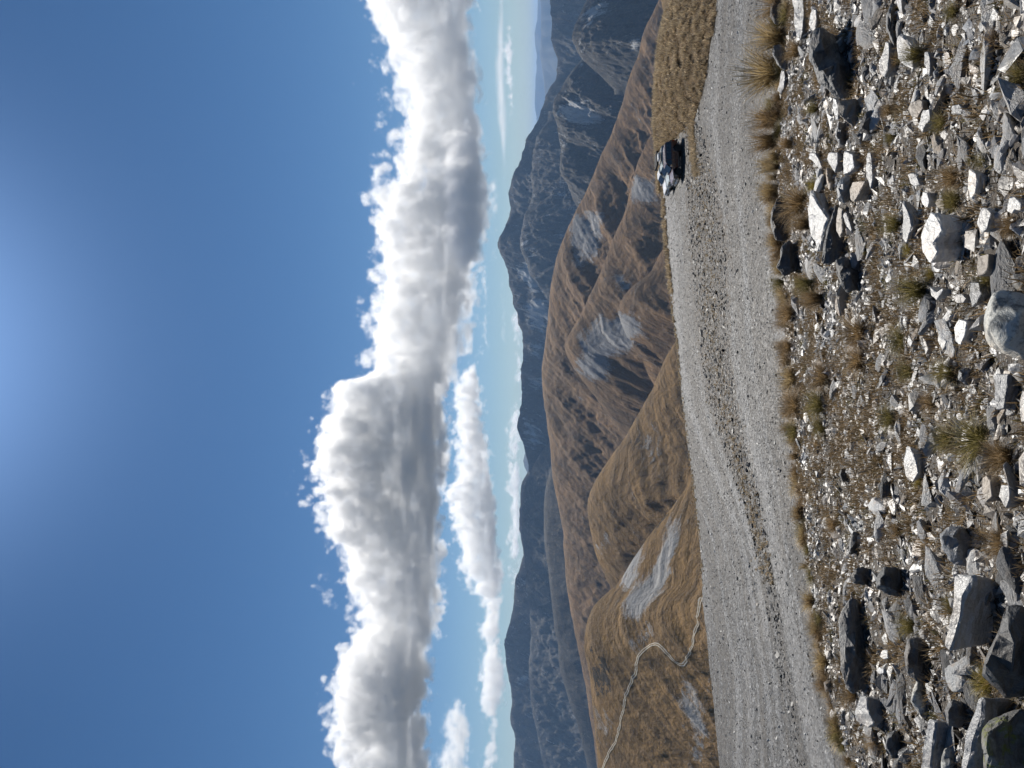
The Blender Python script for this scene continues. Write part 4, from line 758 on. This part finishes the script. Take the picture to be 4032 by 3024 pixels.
# jumbled dark blocks in the left of the slope and bigger pale ones at the right
for lo, hi, x0_, x1_, n_, kinds, smin, smax, lab, grp in ((2230, 3040, 3400, 4020, 30, ('dark', 'grey', 'dark', 'pale', 'dark'), .08, .19, 'dark angular block in the jumbled rubble at the left end of the slope', 'dark blocks at the left end'),
                                                   (20, 1150, 3160, 3480, 22, ('pale', 'grey', 'dark', 'white'), .12, .24, 'angular slab in the jumble of big stones right of the edge tussocks', 'slabs in the right jumble')):
    q = 0
    while q < n_:
        iy_, ix_q = rg.uniform(lo, hi), rg.uniform(x0_, x1_)
        if ix_q < interp(CREST_PX, iy_) + 60 or any(a - 8 < ix_q < b + 45 and c_ - 12 < iy_ < d_ + 12 for a, b, c_, d_ in named_boxes): continue
        g = hit(ix_q, iy_)
        if g.y > 14: continue
        kind = str(rg.choice(kinds)); s_ = rg.uniform(smin, smax)
        o = bpy.data.objects.new('rock', variant(int(rg.integers(0, 14)), kind)); C.collection.objects.link(o)
        o.location = g + Vector((0, 0, s_ * .1)); o.scale = (s_ * rg.uniform(.9, 1.3), s_ * rg.uniform(.6, .9), s_ * rg.uniform(.6, 1.1)); o.rotation_euler = (rg.normal(.1, .3), rg.normal(0, .3), rg.choice([0, math.pi]) + rg.normal(0, .45))
        tag(o, kind + ' ' + lab.replace('dark ', ''), 'rock', kind + ' ' + grp); q += 1

# ------------------------------------------------------------------ tussock grass
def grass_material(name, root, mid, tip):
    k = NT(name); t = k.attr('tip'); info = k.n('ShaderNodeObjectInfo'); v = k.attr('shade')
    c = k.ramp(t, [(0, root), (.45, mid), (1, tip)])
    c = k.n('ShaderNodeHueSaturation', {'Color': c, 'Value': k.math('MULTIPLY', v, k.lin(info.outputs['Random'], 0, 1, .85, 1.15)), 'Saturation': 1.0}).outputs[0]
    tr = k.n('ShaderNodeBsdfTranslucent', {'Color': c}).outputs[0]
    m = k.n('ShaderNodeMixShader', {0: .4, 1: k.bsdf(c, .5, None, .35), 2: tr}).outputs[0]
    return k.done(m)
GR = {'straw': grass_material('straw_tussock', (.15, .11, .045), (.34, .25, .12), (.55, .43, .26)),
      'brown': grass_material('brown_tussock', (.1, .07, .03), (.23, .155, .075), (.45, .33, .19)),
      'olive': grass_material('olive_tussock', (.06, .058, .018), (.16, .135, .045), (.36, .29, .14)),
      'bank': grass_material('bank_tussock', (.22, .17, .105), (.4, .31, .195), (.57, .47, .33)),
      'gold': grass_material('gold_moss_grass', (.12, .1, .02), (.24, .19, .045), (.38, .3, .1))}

def blades(n, rng, length, spread, width, curl, base=.12, segs=3):
    """n curved blades growing from a tuft; returns verts, tris, tip, shade"""
    a = rng.uniform(0, 2 * np.pi, n); r0 = base * np.sqrt(rng.uniform(0, 1, n)); bx, by = r0 * np.cos(a), r0 * np.sin(a)
    a2 = a + rng.normal(0, .5, n); L = length * rng.uniform(.55, 1.1, n); th = np.abs(rng.normal(0, spread, n)).clip(0, 1.35)
    w = width * rng.uniform(.7, 1.2, n); up = np.zeros((n, segs + 1, 3)); pos = np.stack([bx, by, np.zeros(n) - .01], -1); up[:, 0] = pos; ang = th.copy()
    for s in range(segs):
        d = np.stack([np.sin(ang) * np.cos(a2), np.sin(ang) * np.sin(a2), np.cos(ang)], -1); pos = pos + d * (L / segs)[:, None]; up[:, s + 1] = pos; ang = ang + curl * rng.uniform(.4, 1.3, n)
    side = np.stack([-np.sin(a2 + rng.normal(0, .8, n)), np.cos(a2 + rng.normal(0, .8, n)), np.zeros(n)], -1)
    V = []; T = []
    for s in range(segs):
        ww = (w * (1 - s / segs * .7))[:, None]; V += [up[:, s] - side * ww, up[:, s] + side * ww]; T += [np.full(n, s / segs)] * 2
    V.append(up[:, segs]); T.append(np.ones(n)); m = 2 * segs + 1
    V = np.stack(V, 1).reshape(-1, 3); T = np.stack(T, 1).ravel(); f = []
    for s in range(segs - 1): q = 2 * s; f += [(q, q + 1, q + 3), (q, q + 3, q + 2)]
    q = 2 * (segs - 1); f.append((q, q + 1, q + 2)); Fc = (np.array(f)[None] + (np.arange(n) * m)[:, None, None]).reshape(-1, 3)
    return V, Fc, T, np.repeat(rng.uniform(.6, 1.35, n), m)
CL = []
for i in range(7):
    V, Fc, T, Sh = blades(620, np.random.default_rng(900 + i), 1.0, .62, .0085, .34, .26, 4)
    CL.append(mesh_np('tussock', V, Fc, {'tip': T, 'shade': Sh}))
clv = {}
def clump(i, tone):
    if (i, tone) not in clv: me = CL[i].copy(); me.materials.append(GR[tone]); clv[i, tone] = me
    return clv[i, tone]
tn = [0]
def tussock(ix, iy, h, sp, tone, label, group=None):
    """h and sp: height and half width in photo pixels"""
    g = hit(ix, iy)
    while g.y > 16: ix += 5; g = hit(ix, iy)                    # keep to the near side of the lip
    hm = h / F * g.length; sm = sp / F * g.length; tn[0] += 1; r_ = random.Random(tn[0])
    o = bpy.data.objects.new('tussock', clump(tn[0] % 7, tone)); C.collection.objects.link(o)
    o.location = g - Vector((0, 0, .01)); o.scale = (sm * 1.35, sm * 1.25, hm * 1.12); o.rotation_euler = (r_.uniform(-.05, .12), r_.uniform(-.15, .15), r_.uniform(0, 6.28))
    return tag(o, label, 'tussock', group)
TUS = [
 ('a', 610, 800, 390, 310, 'straw', 'tallest and widest straw tussock, at the gravel edge behind the small black rock'),
 ('a', 660, 430, 330, 200, 'straw', 'tall straw tussock drooping over a pale slab, right of the tallest one'),
 ('a', 500, 60, 260, 170, 'brown', 'straw tussock at the gravel edge above the dark angular rock'),
 ('a', 840, 560, 180, 120, 'brown', 'brown tuft hanging above the big dark boulder'),
 ('a', 560, 1300, 270, 170, 'brown', 'brown tussock left of the tallest tussock on the gravel edge'),
 ('a', 570, 1530, 270, 150, 'brown', 'dark brown tussock at the gravel edge with a fringe over pale stone'),
 ('a', 735, 1570, 150, 90, 'brown', 'small dry tuft drooping over a bright stone below the edge tussocks'),
 ('a', 1040, 1180, 150, 90, 'olive', 'thin dark tuft left of the big dark boulder'),
 ('a', 1400, 900, 120, 110, 'olive', 'low olive tuft at the foot of the big dark boulder'),
 ('c', 470, 150, 200, 130, 'straw', 'straw tussock at the gravel edge right of the black boulder'),
 ('c', 590, 420, 230, 140, 'straw', 'straw tussock directly behind the black boulder at the gravel edge'),
 ('c', 525, 760, 120, 130, 'straw', 'low straw fringe on top of the black boulder'),
 ('c', 640, 980, 190, 80, 'straw', 'golden tuft between the black boulder and the low black rock'),
 ('c', 600, 1180, 140, 110, 'brown', 'brown fringe behind the low black rock'),
 ('c', 650, 1440, 160, 130, 'olive', 'greenish tussock at the gravel edge left of the low black rock'),
 ('c', 900, 560, 280, 220, 'brown', 'wide dry tussock above the broad white slab'),
 ('c', 930, 790, 220, 110, 'brown', 'dry tussock lying against the broad white slab, the lower of two'),
 ('c', 1035, 360, 150, 80, 'gold', 'golden tuft at the upper end of the broad white slab'),
 ('c', 990, 1440, 250, 130, 'olive', 'dark spiky tussock above the dark leaning block'),
 ('c', 1060, 1590, 260, 130, 'brown', 'brown spiky tussock left of the dark leaning block'),
 ('d', 560, 1500, 340, 180, 'olive', 'big spiky dark olive tussock radiating over gravel beside the white triangular slab'),
 ('d', 930, 280, 230, 130, 'brown', 'brown tussock above the white oblong slab'),
 ('d', 930, 540, 220, 130, 'olive', 'olive brown tussock right of the tip of the pointed boulder'),
 ('d', 300, 800, 220, 140, 'olive', 'olive tussock behind the long pale stone with a dark side'),
 ('d', 420, 1070, 110, 70, 'gold', 'small golden tuft at the lower end of the long pale stone'),
 ('d', 1550, 820, 200, 130, 'brown', 'brown tuft by the forked stone at the right edge'),
 ('d', 1290, 1400, 180, 130, 'olive', 'olive tuft in front of the pale block with a black hole'),
 ('d', 670, 1340, 110, 90, 'gold', 'golden low tuft under the pointed boulder'),
 ('d', 1250, 90, 150, 90, 'olive', 'olive tuft on soil at the far right above the white oblong slab'),
 ('d', 1080, 90, 60, 50, 'olive', 'tiny bright green plant right of the white oblong slab'),
 ('e', 110, 110, 100, 80, 'brown', 'brown tussock on the gravel edge, rightmost of the middle stretch'),
 ('e', 120, 300, 80, 80, 'brown', 'low brown fringe on the gravel edge, next to a black hollow'),
 ('e', 165, 480, 120, 90, 'straw', 'straw tussock on the gravel edge, third along the middle stretch'),
 ('e', 190, 660, 120, 110, 'brown', 'dark tussock on the gravel edge, fourth along the middle stretch'),
 ('e', 185, 830, 110, 90, 'olive', 'greenish tussock on the gravel edge, fifth along the middle stretch'),
 ('e', 375, 480, 140, 110, 'brown', 'brown tussock below the gravel edge, upper right of a row of three'),
 ('e', 350, 650, 140, 120, 'olive', 'olive tussock below the gravel edge, middle of a row of three'),
 ('e', 360, 800, 110, 80, 'olive', 'olive tussock below the gravel edge, left of a row of three'),
 ('e', 600, 190, 130, 130, 'brown', 'brown grass tussock on the open slope right of the middle'),
 ('e', 600, 370, 120, 110, 'brown', 'brown grass tussock just left of a similar one on the open slope'),
 ('e', 880, 240, 110, 110, 'olive', 'olive tuft next to three small white stones'),
 ('e', 930, 440, 110, 80, 'olive', 'olive tuft left of three small white stones'),
 ('e', 1190, 440, 150, 90, 'olive', 'olive tussock above the slab on edge with the black side'),
 ('e', 1060, 640, 100, 70, 'brown', 'small brown tuft among pale pebbles in the middle of the rubble'),
 ('e', 1180, 880, 120, 100, 'olive', 'olive tuft above the wide green tussock'),
 ('e', 1400, 890, 190, 180, 'olive', 'wide dense green tussock low in the middle of the slope'),
 ('e', 1560, 1000, 170, 120, 'brown', 'straw tipped tussock just left under the wide green tussock'),
 ('e', 1545, 1560, 160, 120, 'brown', 'spiky brown tussock beside the black hollow of the wide blue grey boulder'),
 ('e', 800, 740, 100, 90, 'olive', 'low olive tuft in the centre of the rubble'),
 ('e', 990, 1150, 80, 50, 'gold', 'little rusty tuft under the slab with heaped chips'),
 ('e', 440, 1440, 90, 60, 'brown', 'brown tuft right of the dark slanting rock'),
 ('e', 850, 1480, 80, 60, 'brown', 'brown tuft in pale chips above the wide blue grey boulder'),
 ('f', 940, 730, 120, 80, 'olive', 'olive tuft on chips right of the black broken rock heap'),
 ('f', 1190, 590, 70, 50, 'olive', 'small olive tuft touching the long brilliant white slab'),
 ('f', 1345, 770, 80, 60, 'brown', 'dry tuft in the shade of the long brilliant white slab'),
 ('f', 1430, 1110, 100, 100, 'gold', 'golden mossy tuft between the huge dark boulder and the mossy boulder'),
 ('f', 560, 1190, 90, 70, 'brown', 'brown tuft at the left end of the long black boulder'),
 ('f', 700, 1490, 90, 60, 'brown', 'brown tuft at the far left under the layered slab stack'),
 ('b', 560, 610, 260, 110, 'olive', 'long olive tussock left of the chipped white slab'),
 ('b', 300, 660, 120, 80, 'brown', 'brown tuft between the cracked grey slab and the chipped white slab'),
 ('b', 920, 130, 140, 90, 'olive', 'olive tuft at the right edge beside bare gravel'),
 ('b', 230, 1200, 160, 90, 'brown', 'brown tuft above the flat tan rock with lichen blotches'),
 ('b', 800, 1330, 170, 110, 'olive', 'olive tuft left of the small blue grey block'),
 ('b', 1640, 830, 170, 150, 'olive', 'soft olive tussock at the far right corner of the slope'),
 ('b', 1340, 480, 150, 130, 'brown', 'thin brown tuft on bare soil at the far right'),
 ('b', 260, 1500, 150, 70, 'olive', 'olive tuft by the pale stones right of the blue grey cracked boulder'),
]
for c_, bx, by, h, sp_, tone, lab in TUS:
    h *= 1.25 if c_ in 'ac' else 1.1; s_ = CROPS[c_][2]; (ix_t, iy_t), = cp(c_, [(bx, by)]); tussock(ix_t, iy_t, h / s_, sp_ / s_, tone, lab)
rg = np.random.default_rng(5)
for q in range(95):                                               # the fringe that lines the edge of the gravel
    iy_t = -60 + q * 33.5 + rg.uniform(-22, 22)
    if fbm(np.array([iy_t / 130.]), np.array([.7]), 2, 8)[0] < -.4: continue
    e = interp(CREST_PX, iy_t); left = iy_t > 1750
    tussock(e - (22 if left else 8) + rg.uniform(-10, 30), iy_t, rg.uniform(18, 62) if left else rg.uniform(22, 85), rg.uniform(16, 56), str(rg.choice(['brown', 'straw', 'brown', 'straw', 'brown', 'olive'])),
            'low brown tussock in the thin fringe along the left stretch of the gravel edge' if left else 'low brown tussock in the fringe along the right stretch of the gravel edge',
            'fringe of low tussocks, left stretch' if left else 'fringe of low tussocks, right stretch')

# short dry grass between the stones
def field(name, label, P, n_per, rng, length, spread, width, curl, base, tone, segs=2, scale=None):
    Vs, Fs, Ts, Ss = [], [], [], []; off = 0; tm = [blades(n_per, rng, length, spread, width, curl, base, segs) for _ in range(9)]; wh = rng.integers(0, 9, len(P))
    sc_ = rng.uniform(.45, 1.4, len(P)) if scale is None else scale
    for t in range(9):
        ids = np.nonzero(wh == t)[0]; V, Fc, T, Sh = tm[t]; a = rng.uniform(0, 6.28, len(ids)); ca, sa = np.cos(a)[:, None], np.sin(a)[:, None]
        W = np.stack([V[None, :, 0] * ca - V[None, :, 1] * sa, V[None, :, 0] * sa + V[None, :, 1] * ca, np.broadcast_to(V[None, :, 2], (len(ids), len(V)))], -1) * sc_[ids][:, None, None] + P[ids][:, None, :]
        Vs.append(W.reshape(-1, 3)); Fs.append((Fc[None] + (off + np.arange(len(ids)) * len(V))[:, None, None]).reshape(-1, 3)); Ts.append(np.tile(T, len(ids))); Ss.append((Sh[None] * rng.uniform(.5, 1.3, len(ids))[:, None]).ravel()); off += len(ids) * len(V)
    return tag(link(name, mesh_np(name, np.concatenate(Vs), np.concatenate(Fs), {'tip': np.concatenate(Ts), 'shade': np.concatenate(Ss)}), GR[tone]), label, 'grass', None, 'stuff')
x, y, t_ = scatter(33000, RNG); ok = y < crest_y(t_); x, y, t_ = x[ok], y[ok], t_[ok]; z = H(x, y); gx, gy = project(x, y, z)
q = fbm(gx / 60., gy / 110., 4, 61) + .25 * np.exp(-((gy - 1650) / 420) ** 2) * np.clip((3900 - gx) / 300, 0, 1) + RNG.uniform(-.15, .15, len(x)) > .1
field('grass', 'short dry brown grass and moss growing in patches between the stones', np.stack([x, y, z], -1)[q], 22, RNG, .085, .8, .003, .4, .07, 'brown')
q2 = (fbm(gx / 45. + 9, gy / 60., 3, 63) > .3)
field('moss', 'low olive moss cushions between the stones', np.stack([x, y, z], -1)[q2], 16, RNG, .05, .9, .004, .4, .06, 'olive')

# tussocks covering the bank by the road, and the thin grass along the far edge of the gravel
n = 7500; ui = RNG.uniform(0, 149, n); uj = RNG.uniform(0, 1.35, n); i0 = np.floor(ui).astype(int).clip(0, 148)
us_i = np.clip(np.searchsorted(us, uj), 0, len(us) - 1); P = np.stack([Xb[us_i, i0], Yb[us_i, i0], Zb[us_i, i0]], -1)
P[:, :2] += RNG.uniform(-.35, .35, (n, 2)); keep = (P[:, 2] > H(P[:, 0], P[:, 1]) - .05) & (fbm(P[:, 0] * .55, P[:, 1] * .8, 4, 19) > -.16); P = P[keep]
field('bank_grass', 'golden tussock grass covering the bank beside the parked vehicles', P, 16, RNG, .46, .65, .023, .4, .2, 'bank')
ed = []
for _ in range(420):                                               # far edge strip
    iy_t = RNG.uniform(640, 1500) if RNG.uniform() < .8 else RNG.uniform(1500, 2300); t1 = (1512 - iy_t) / F; e = float(edge_y(t1)) - RNG.uniform(0, 2.2) * (1 if iy_t < 1200 else .5)
    ed.append((t1 * e, e, float(H(t1 * e, e)), 1.0 if iy_t < 1150 else .5))
for _ in range(230):                                               # grass line on the near side of the vehicles
    iy_t = RNG.uniform(430, 690); ixq = interp([(430, 2738), (480, 2726), (560, 2728), (690, 2742)], iy_t) + RNG.normal(0, 6); g = hit(ixq, iy_t); ed.append((g.x, g.y, g.z, .75))
for _ in range(900):                                               # sparse grass in the stony strip
    iy_t = RNG.uniform(640, 2300); ixq = interp(STRIP, iy_t) + RNG.normal(0, 26 if iy_t < 1700 else 16); g = hit(ixq, iy_t); ed.append((g.x, g.y, g.z, RNG.uniform(.15, .5)))
for _ in range(130):
    iy_t = RNG.uniform(430, 520); ixq = RNG.uniform(2610, 2740); g = hit(ixq, iy_t); ed.append((g.x, g.y, g.z, .5))
ed = np.array([e for e in ed if e[1] > 30]); field('verge_grass', 'dry grass along the far edge and middle strip of the gravel', ed[:, :3], 20, RNG, .62, .6, .03, .35, .22, 'bank', 2, ed[:, 3])

# ------------------------------------------------------------------ the parked vehicles
def paint(name, col, rough=.3):
    k = NT(name); p = k.obj(); d = k.noise(p, 3.5, 5, .6)
    return k.done(k.bsdf(k.mix(k.math('MULTIPLY', k.lin(d, .5, .75), .25), col, (.3, .27, .22)), k.lin(d, .3, .7, rough - .08, rough + .12), None, .5, **{'Coat Weight': .6, 'Coat Roughness': .08}))
MAROON = paint('maroon_paint', (.06, .01, .011)); PALEP = paint('pale_green_paint', (.36, .4, .38)); WHITEP = paint('white_paint', (.68, .68, .67))
def plain(name, col, rough, metal=0., spec=.5):
    k = NT(name); n_ = k.noise(k.obj(), 14., 4)
    return k.done(k.bsdf(k.mix(k.math('MULTIPLY', n_, .3), col, tuple(c * .55 for c in col)), rough, None, spec, metal))
RUBBER = plain('tyre_rubber', (.02, .02, .021), .85); BLACK = plain('black_plastic', (.022, .022, .024), .55); STEEL = plain('dull_alloy', (.3, .3, .31), .38, 1.); CHROME = plain('chrome', (.6, .6, .6), .15, 1.)
GLASS = plain('dark_glass', (.012, .016, .02), .06, 0., .8); LAMP = plain('lamp_glass', (.6, .62, .62), .12); REDL = plain('red_lamp', (.3, .02, .015), .2); AMBER = plain('amber_lamp', (.5, .2, .03), .2); UNDER = plain('underbody', (.015, .015, .016), .9)

def from_bm(name, bm, mat, parent, loc=None):
    bmesh.ops.recalc_face_normals(bm, faces=bm.faces); me = bpy.data.meshes.new(name); bm.to_mesh(me); bm.free()
    o = link(name, me, mat, parent)
    if loc: o.location = loc
    return o
def prism(prof, y0, y1, top=None, bev=.03):
    """side profile (x, z) carried across from y0 to y1; `top` = (z from which it narrows, z of the roof, inset there)"""
    bm = bmesh.new()
    def yy(z, s):
        if not top: return s
        f = min(1, max(0, (z - top[0]) / (top[1] - top[0]))); return s - math.copysign(top[2] * f, s)
    A = [bm.verts.new((x, yy(z, y0), z)) for x, z in prof]; B = [bm.verts.new((x, yy(z, y1), z)) for x, z in prof]
    bm.faces.new(A); bm.faces.new(B[::-1]); n = len(prof)
    for i in range(n): bm.faces.new((A[i], B[i], B[(i + 1) % n], A[(i + 1) % n]))
    bmesh.ops.recalc_face_normals(bm, faces=bm.faces)
    if bev: bmesh.ops.bevel(bm, geom=[e for e in bm.edges if abs(e.verts[0].co.y - e.verts[1].co.y) < 1e-4 or abs(e.verts[0].co.y - e.verts[1].co.y) > .5], offset=bev, segments=2, affect='EDGES', clamp_overlap=True)
    bmesh.ops.triangulate(bm, faces=[f for f in bm.faces if len(f.verts) > 4])
    return bm
def boxbm(x0, x1, y0, y1, z0, z1, bev=.015):
    bm = bmesh.new(); bmesh.ops.create_cube(bm, size=1, matrix=Matrix.Translation(((x0 + x1) / 2, (y0 + y1) / 2, (z0 + z1) / 2)) @ Matrix.Diagonal((x1 - x0, y1 - y0, z1 - z0, 1)))
    if bev: bmesh.ops.bevel(bm, geom=list(bm.edges), offset=bev, segments=2, affect='EDGES', clamp_overlap=True)
    return bm
def lathe_y(prof, n=28):
    """profile of (radius, y) spun round the y axis"""
    bm = bmesh.new(); R = []
    for i in range(n):
        a = 2 * math.pi * i / n; R.append([bm.verts.new((r * math.cos(a), y, r * math.sin(a))) for r, y in prof])
    for i in range(n):
        for j in range(len(prof) - 1): bm.faces.new((R[i][j], R[(i + 1) % n][j], R[(i + 1) % n][j + 1], R[i][j + 1]))
    bm.faces.new([r[0] for r in R]); bm.faces.new([r[-1] for r in R][::-1])
    return bm
def quadpanel(pts, thick=.012):
    """a pane through four or more corner points, given a thickness outwards"""
    bm = bmesh.new(); V = [bm.verts.new(p) for p in pts]; f = bm.faces.new(V); n_ = f.normal.copy() if f.normal.length else Vector((0, 1, 0)); bm.normal_update(); n_ = f.normal.copy()
    W = [bm.verts.new(Vector(p) + n_ * thick) for p in pts]; bm.faces.new(W); k_ = len(pts)
    for i in range(k_): bm.faces.new((V[i], V[(i + 1) % k_], W[(i + 1) % k_], W[i]))
    bmesh.ops.recalc_face_normals(bm, faces=bm.faces)
    return bm
def wheel(root, x, y, r=.42, w=.26, name='wheel', flat=False):
    t = from_bm(name, lathe_y([(r * .62, -w * .5), (r * .9, -w * .5), (r, -w * .32), (r, w * .32), (r * .9, w * .5), (r * .62, w * .5)]), RUBBER, root, (x, y, r))
    s = 1 if y > 0 else -1
    bm = lathe_y([(r * .6, -w * .38), (r * .6, w * .4), (r * .5, w * .3), (r * .22, w * .36), (r * .18, w * .42)])
    for q in range(6):
        a = q * math.pi / 3; bmesh.ops.create_cube(bm, size=1, matrix=Matrix.Rotation(a, 4, 'Y') @ Matrix.Translation((r * .36, w * .36, 0)) @ Matrix.Diagonal((r * .42, w * .1, r * .12, 1)))
    rim = from_bm('rim', bm, STEEL, t)
    if s < 0: rim.rotation_euler = (0, 0, math.pi)
    return t
def arch(cx, r, z0, n=8): return [(cx + r * math.cos(a), z0 + r * math.sin(a)) for a in [math.pi * i / n for i in range(n + 1)]]

def vehicle(label, cat, name, mat, loc, yaw, kind):
    root = link(name, None); root.location = loc; root.rotation_euler = (0, 0, yaw); tag(root, label, cat)
    W, wb0, wb1 = .93, 1.42, -1.38                                  # half width, axles
    tail = -2.3 if kind != 'ute' else -2.75
    if kind == 'ute': wb1 = -1.7
    hood, belt, roof = 1.12, 1.18, 1.88 if kind == 'suv' else 1.8
    ar = .49; zb = .54
    prof = [(tail, zb + .1)] + [(wb1 - ar, zb)] + [(x, z) for x, z in arch(wb1, ar, zb)[::-1][1:-1]] + [(wb1 + ar, zb), (wb0 - ar, zb)] + [(x, z) for x, z in arch(wb0, ar, zb)[::-1][1:-1]] + [(wb0 + ar, zb), (2.18, zb + .08), (2.28, .68), (2.27, .92), (2.16, 1.05), (1.2, hood + .04), (.95, belt)]
    prof += [(tail + .03, belt), (tail, .75)] if kind != 'ute' else [(-.72, belt), (-.72, .92), (tail, .92)]
    from_bm('body', prism(prof, -W, W, (.7, belt, .05), .035), mat, root)
    from_bm('chassis', boxbm(tail + .1, 2.1, -W * .8, W * .8, .5, .66), UNDER, root)
    ce = tail + .06 if kind != 'ute' else -.7
    cab = [(1.0, belt - .02), (.3, roof - .06), (.12, roof), (ce + .22, roof + (.0 if kind == 'ute' else .01)), (ce + .1, roof - .06), (ce, belt - .02)]
    from_bm('cabin', prism(cab, -W + .05, W - .05, (belt, roof, .17), .04), mat, root)
    def side(z): return (W - .05) - .17 * (z - belt) / (roof - belt) + .004
    wz0, wz1 = belt + .05, roof - .13
    spans = [(.86, .33, .02, .02), (-.08, -.08, -.92, -.92), (-1.02, -1.02, ce + .12, ce + .2)] if kind != 'ute' else [(.86, .33, .05, .05), (-.05, -.05, ce + .08, ce + .14)]
    for s in (1, -1):
        for f0, f1, r0, r1 in spans:
            p4 = [(f0, s * side(wz0), wz0), (f1, s * side(wz1), wz1), (r1, s * side(wz1), wz1), (r0, s * side(wz0), wz0)]
            from_bm('window', quadpanel(p4 if s < 0 else p4[::-1]), GLASS, root)
        for hx in ((.05,) if kind == 'ute' else (.02, -.95)):
            d = from_bm('door_handle', boxbm(hx - .06, hx + .1, s * (W - .03) - .02, s * (W - .03) + .035, belt - .14, belt - .1, .008), CHROME if mat is MAROON else BLACK, root)
        m_ = from_bm('mirror', boxbm(.72, .92, s * (W + .12) - .1, s * (W + .12) + .1, belt + .02, belt + .22, .03), mat if mat is not MAROON else CHROME, root)
        from_bm('headlight', boxbm(2.12, 2.285, s * .66 - .17, s * .66 + .17, .82, 1.0, .03), LAMP, root)
        from_bm('tail_light', boxbm(tail - .02, tail + .12, s * (W - .12) - .1, s * (W - .12) + .1, .78, 1.08, .02), REDL, root)
        from_bm('side_step', boxbm(wb1 + ar + .05, wb0 - ar - .05, s * (W + .02) - .08, s * (W + .02) + .06, .47, .52, .015), STEEL, root)
        for ax in (wb0, wb1):
            bm = bmesh.new(); o_ = arch(ax, ar + .07, zb, 14); i_ = arch(ax, ar - .01, zb, 14); ya, yb_ = s * (W - .06), s * (W + .05)
            rows = [[bm.verts.new((x, yy, z)) for (x, z) in ring] for ring, yy in ((i_, ya), (i_, yb_), (o_, yb_ - s * .02), (o_, ya))]
            for a in range(4):
                for q in range(14): bm.faces.new((rows[a][q], rows[a][q + 1], rows[(a + 1) % 4][q + 1], rows[(a + 1) % 4][q]))
            from_bm('wheel_arch', bm, mat, root); wheel(root, ax, s * (W - .13))
    ws = [(.94, -.76, belt + .06), (.36, -.66, roof - .13), (.36, .66, roof - .13), (.94, .76, belt + .06)]
    wsx = [(x + .055, y, z + .035) for x, y, z in ws]; from_bm('windscreen', quadpanel(wsx[::-1], .01), GLASS, root)
    from_bm('front_bumper', boxbm(2.14, 2.4, -W, W, .46, .72, .05), BLACK if kind != 'suv' else CHROME, root)
    g = from_bm('grille', boxbm(2.2, 2.295, -.46, .46, .78, 1.0, .02), BLACK, root)
    for q in range(3): from_bm('grille_bar', boxbm(2.29, 2.31, -.44, .44, .81 + q * .065, .835 + q * .065, .004), CHROME, g)
    pl = from_bm('number_plate', boxbm(2.4, 2.412, -.26, .26, .52, .64, .004), LAMP, root)
    from_bm('rear_bumper', boxbm(tail - .14, tail + .1, -W, W, .48, .68, .04), BLACK, root)
    if kind == 'suv':
        sp = wheel(root, tail - .16, .12, .38, .24, 'spare_wheel'); sp.rotation_euler = (0, 0, math.pi / 2); sp.location = (tail - .16, .1, .98)
        for s in (1, -1): from_bm('roof_rail', boxbm(-1.7, .1, s * .6 - .02, s * .6 + .02, roof + .03, roof + .07, .01), BLACK, root)
        from_bm('side_moulding', boxbm(wb1 + ar + .1, wb0 - ar - .1, W - .02, W + .025, .74, .82, .01), BLACK, root); from_bm('side_moulding', boxbm(wb1 + ar + .1, wb0 - ar - .1, -W - .025, -W + .02, .74, .82, .01), BLACK, root)
    if kind == 'wagon':
        rk = from_bm('roof_rack', boxbm(-1.75, -.3, -.6, .6, roof + .1, roof + .13, .01), BLACK, root)
        for x_ in (-1.7, -1.0, -.35):
            for s in (1, -1): from_bm('rack_foot', boxbm(x_ - .03, x_ + .03, s * .55 - .03, s * .55 + .03, roof - .02, roof + .1, .006), BLACK, rk)
        from_bm('roof_box', boxbm(-1.6, -.75, -.5, .3, roof + .13, roof + .32, .06), WHITEP, root)
    if kind == 'ute':
        from_bm('tray', boxbm(tail - .05, -.78, -W, W, .9, 1.2, .02), WHITEP, root)
        hd = from_bm('rack', boxbm(-2.7, -.85, -.82, .82, roof + .04, roof + .26, .02), UNDER, root)
        for x_ in (-2.62, -1.75, -.95):
            for s in (1, -1): from_bm('rack_post', boxbm(x_ - .03, x_ + .03, s * .76 - .03, s * .76 + .03, 1.2, roof + .06, .006), BLACK, hd)
    return root
def stand(ix, iy, y): dx = (1512 - iy) / F / CP; return Vector((dx * y, y, float(H(dx * y, y)) + .0))
yw = math.pi + math.radians(9)
vehicle('dark maroon off-road wagon parked on the gravel, nearest of three, spare wheel behind', 'car', 'parked_car', MAROON, stand(0, 650, 84.), yw, 'suv')
vehicle('pale green wagon with a loaded roof rack, parked between the maroon and the white vehicle', 'car', 'parked_car', PALEP, stand(0, 660, 86.9), yw + .03, 'wagon')
vehicle('white utility truck with a black rack over its tray, farthest of the three vehicles', 'pickup', 'pickup_truck', WHITEP, stand(0, 694, 89.2), yw + .05, 'ute')
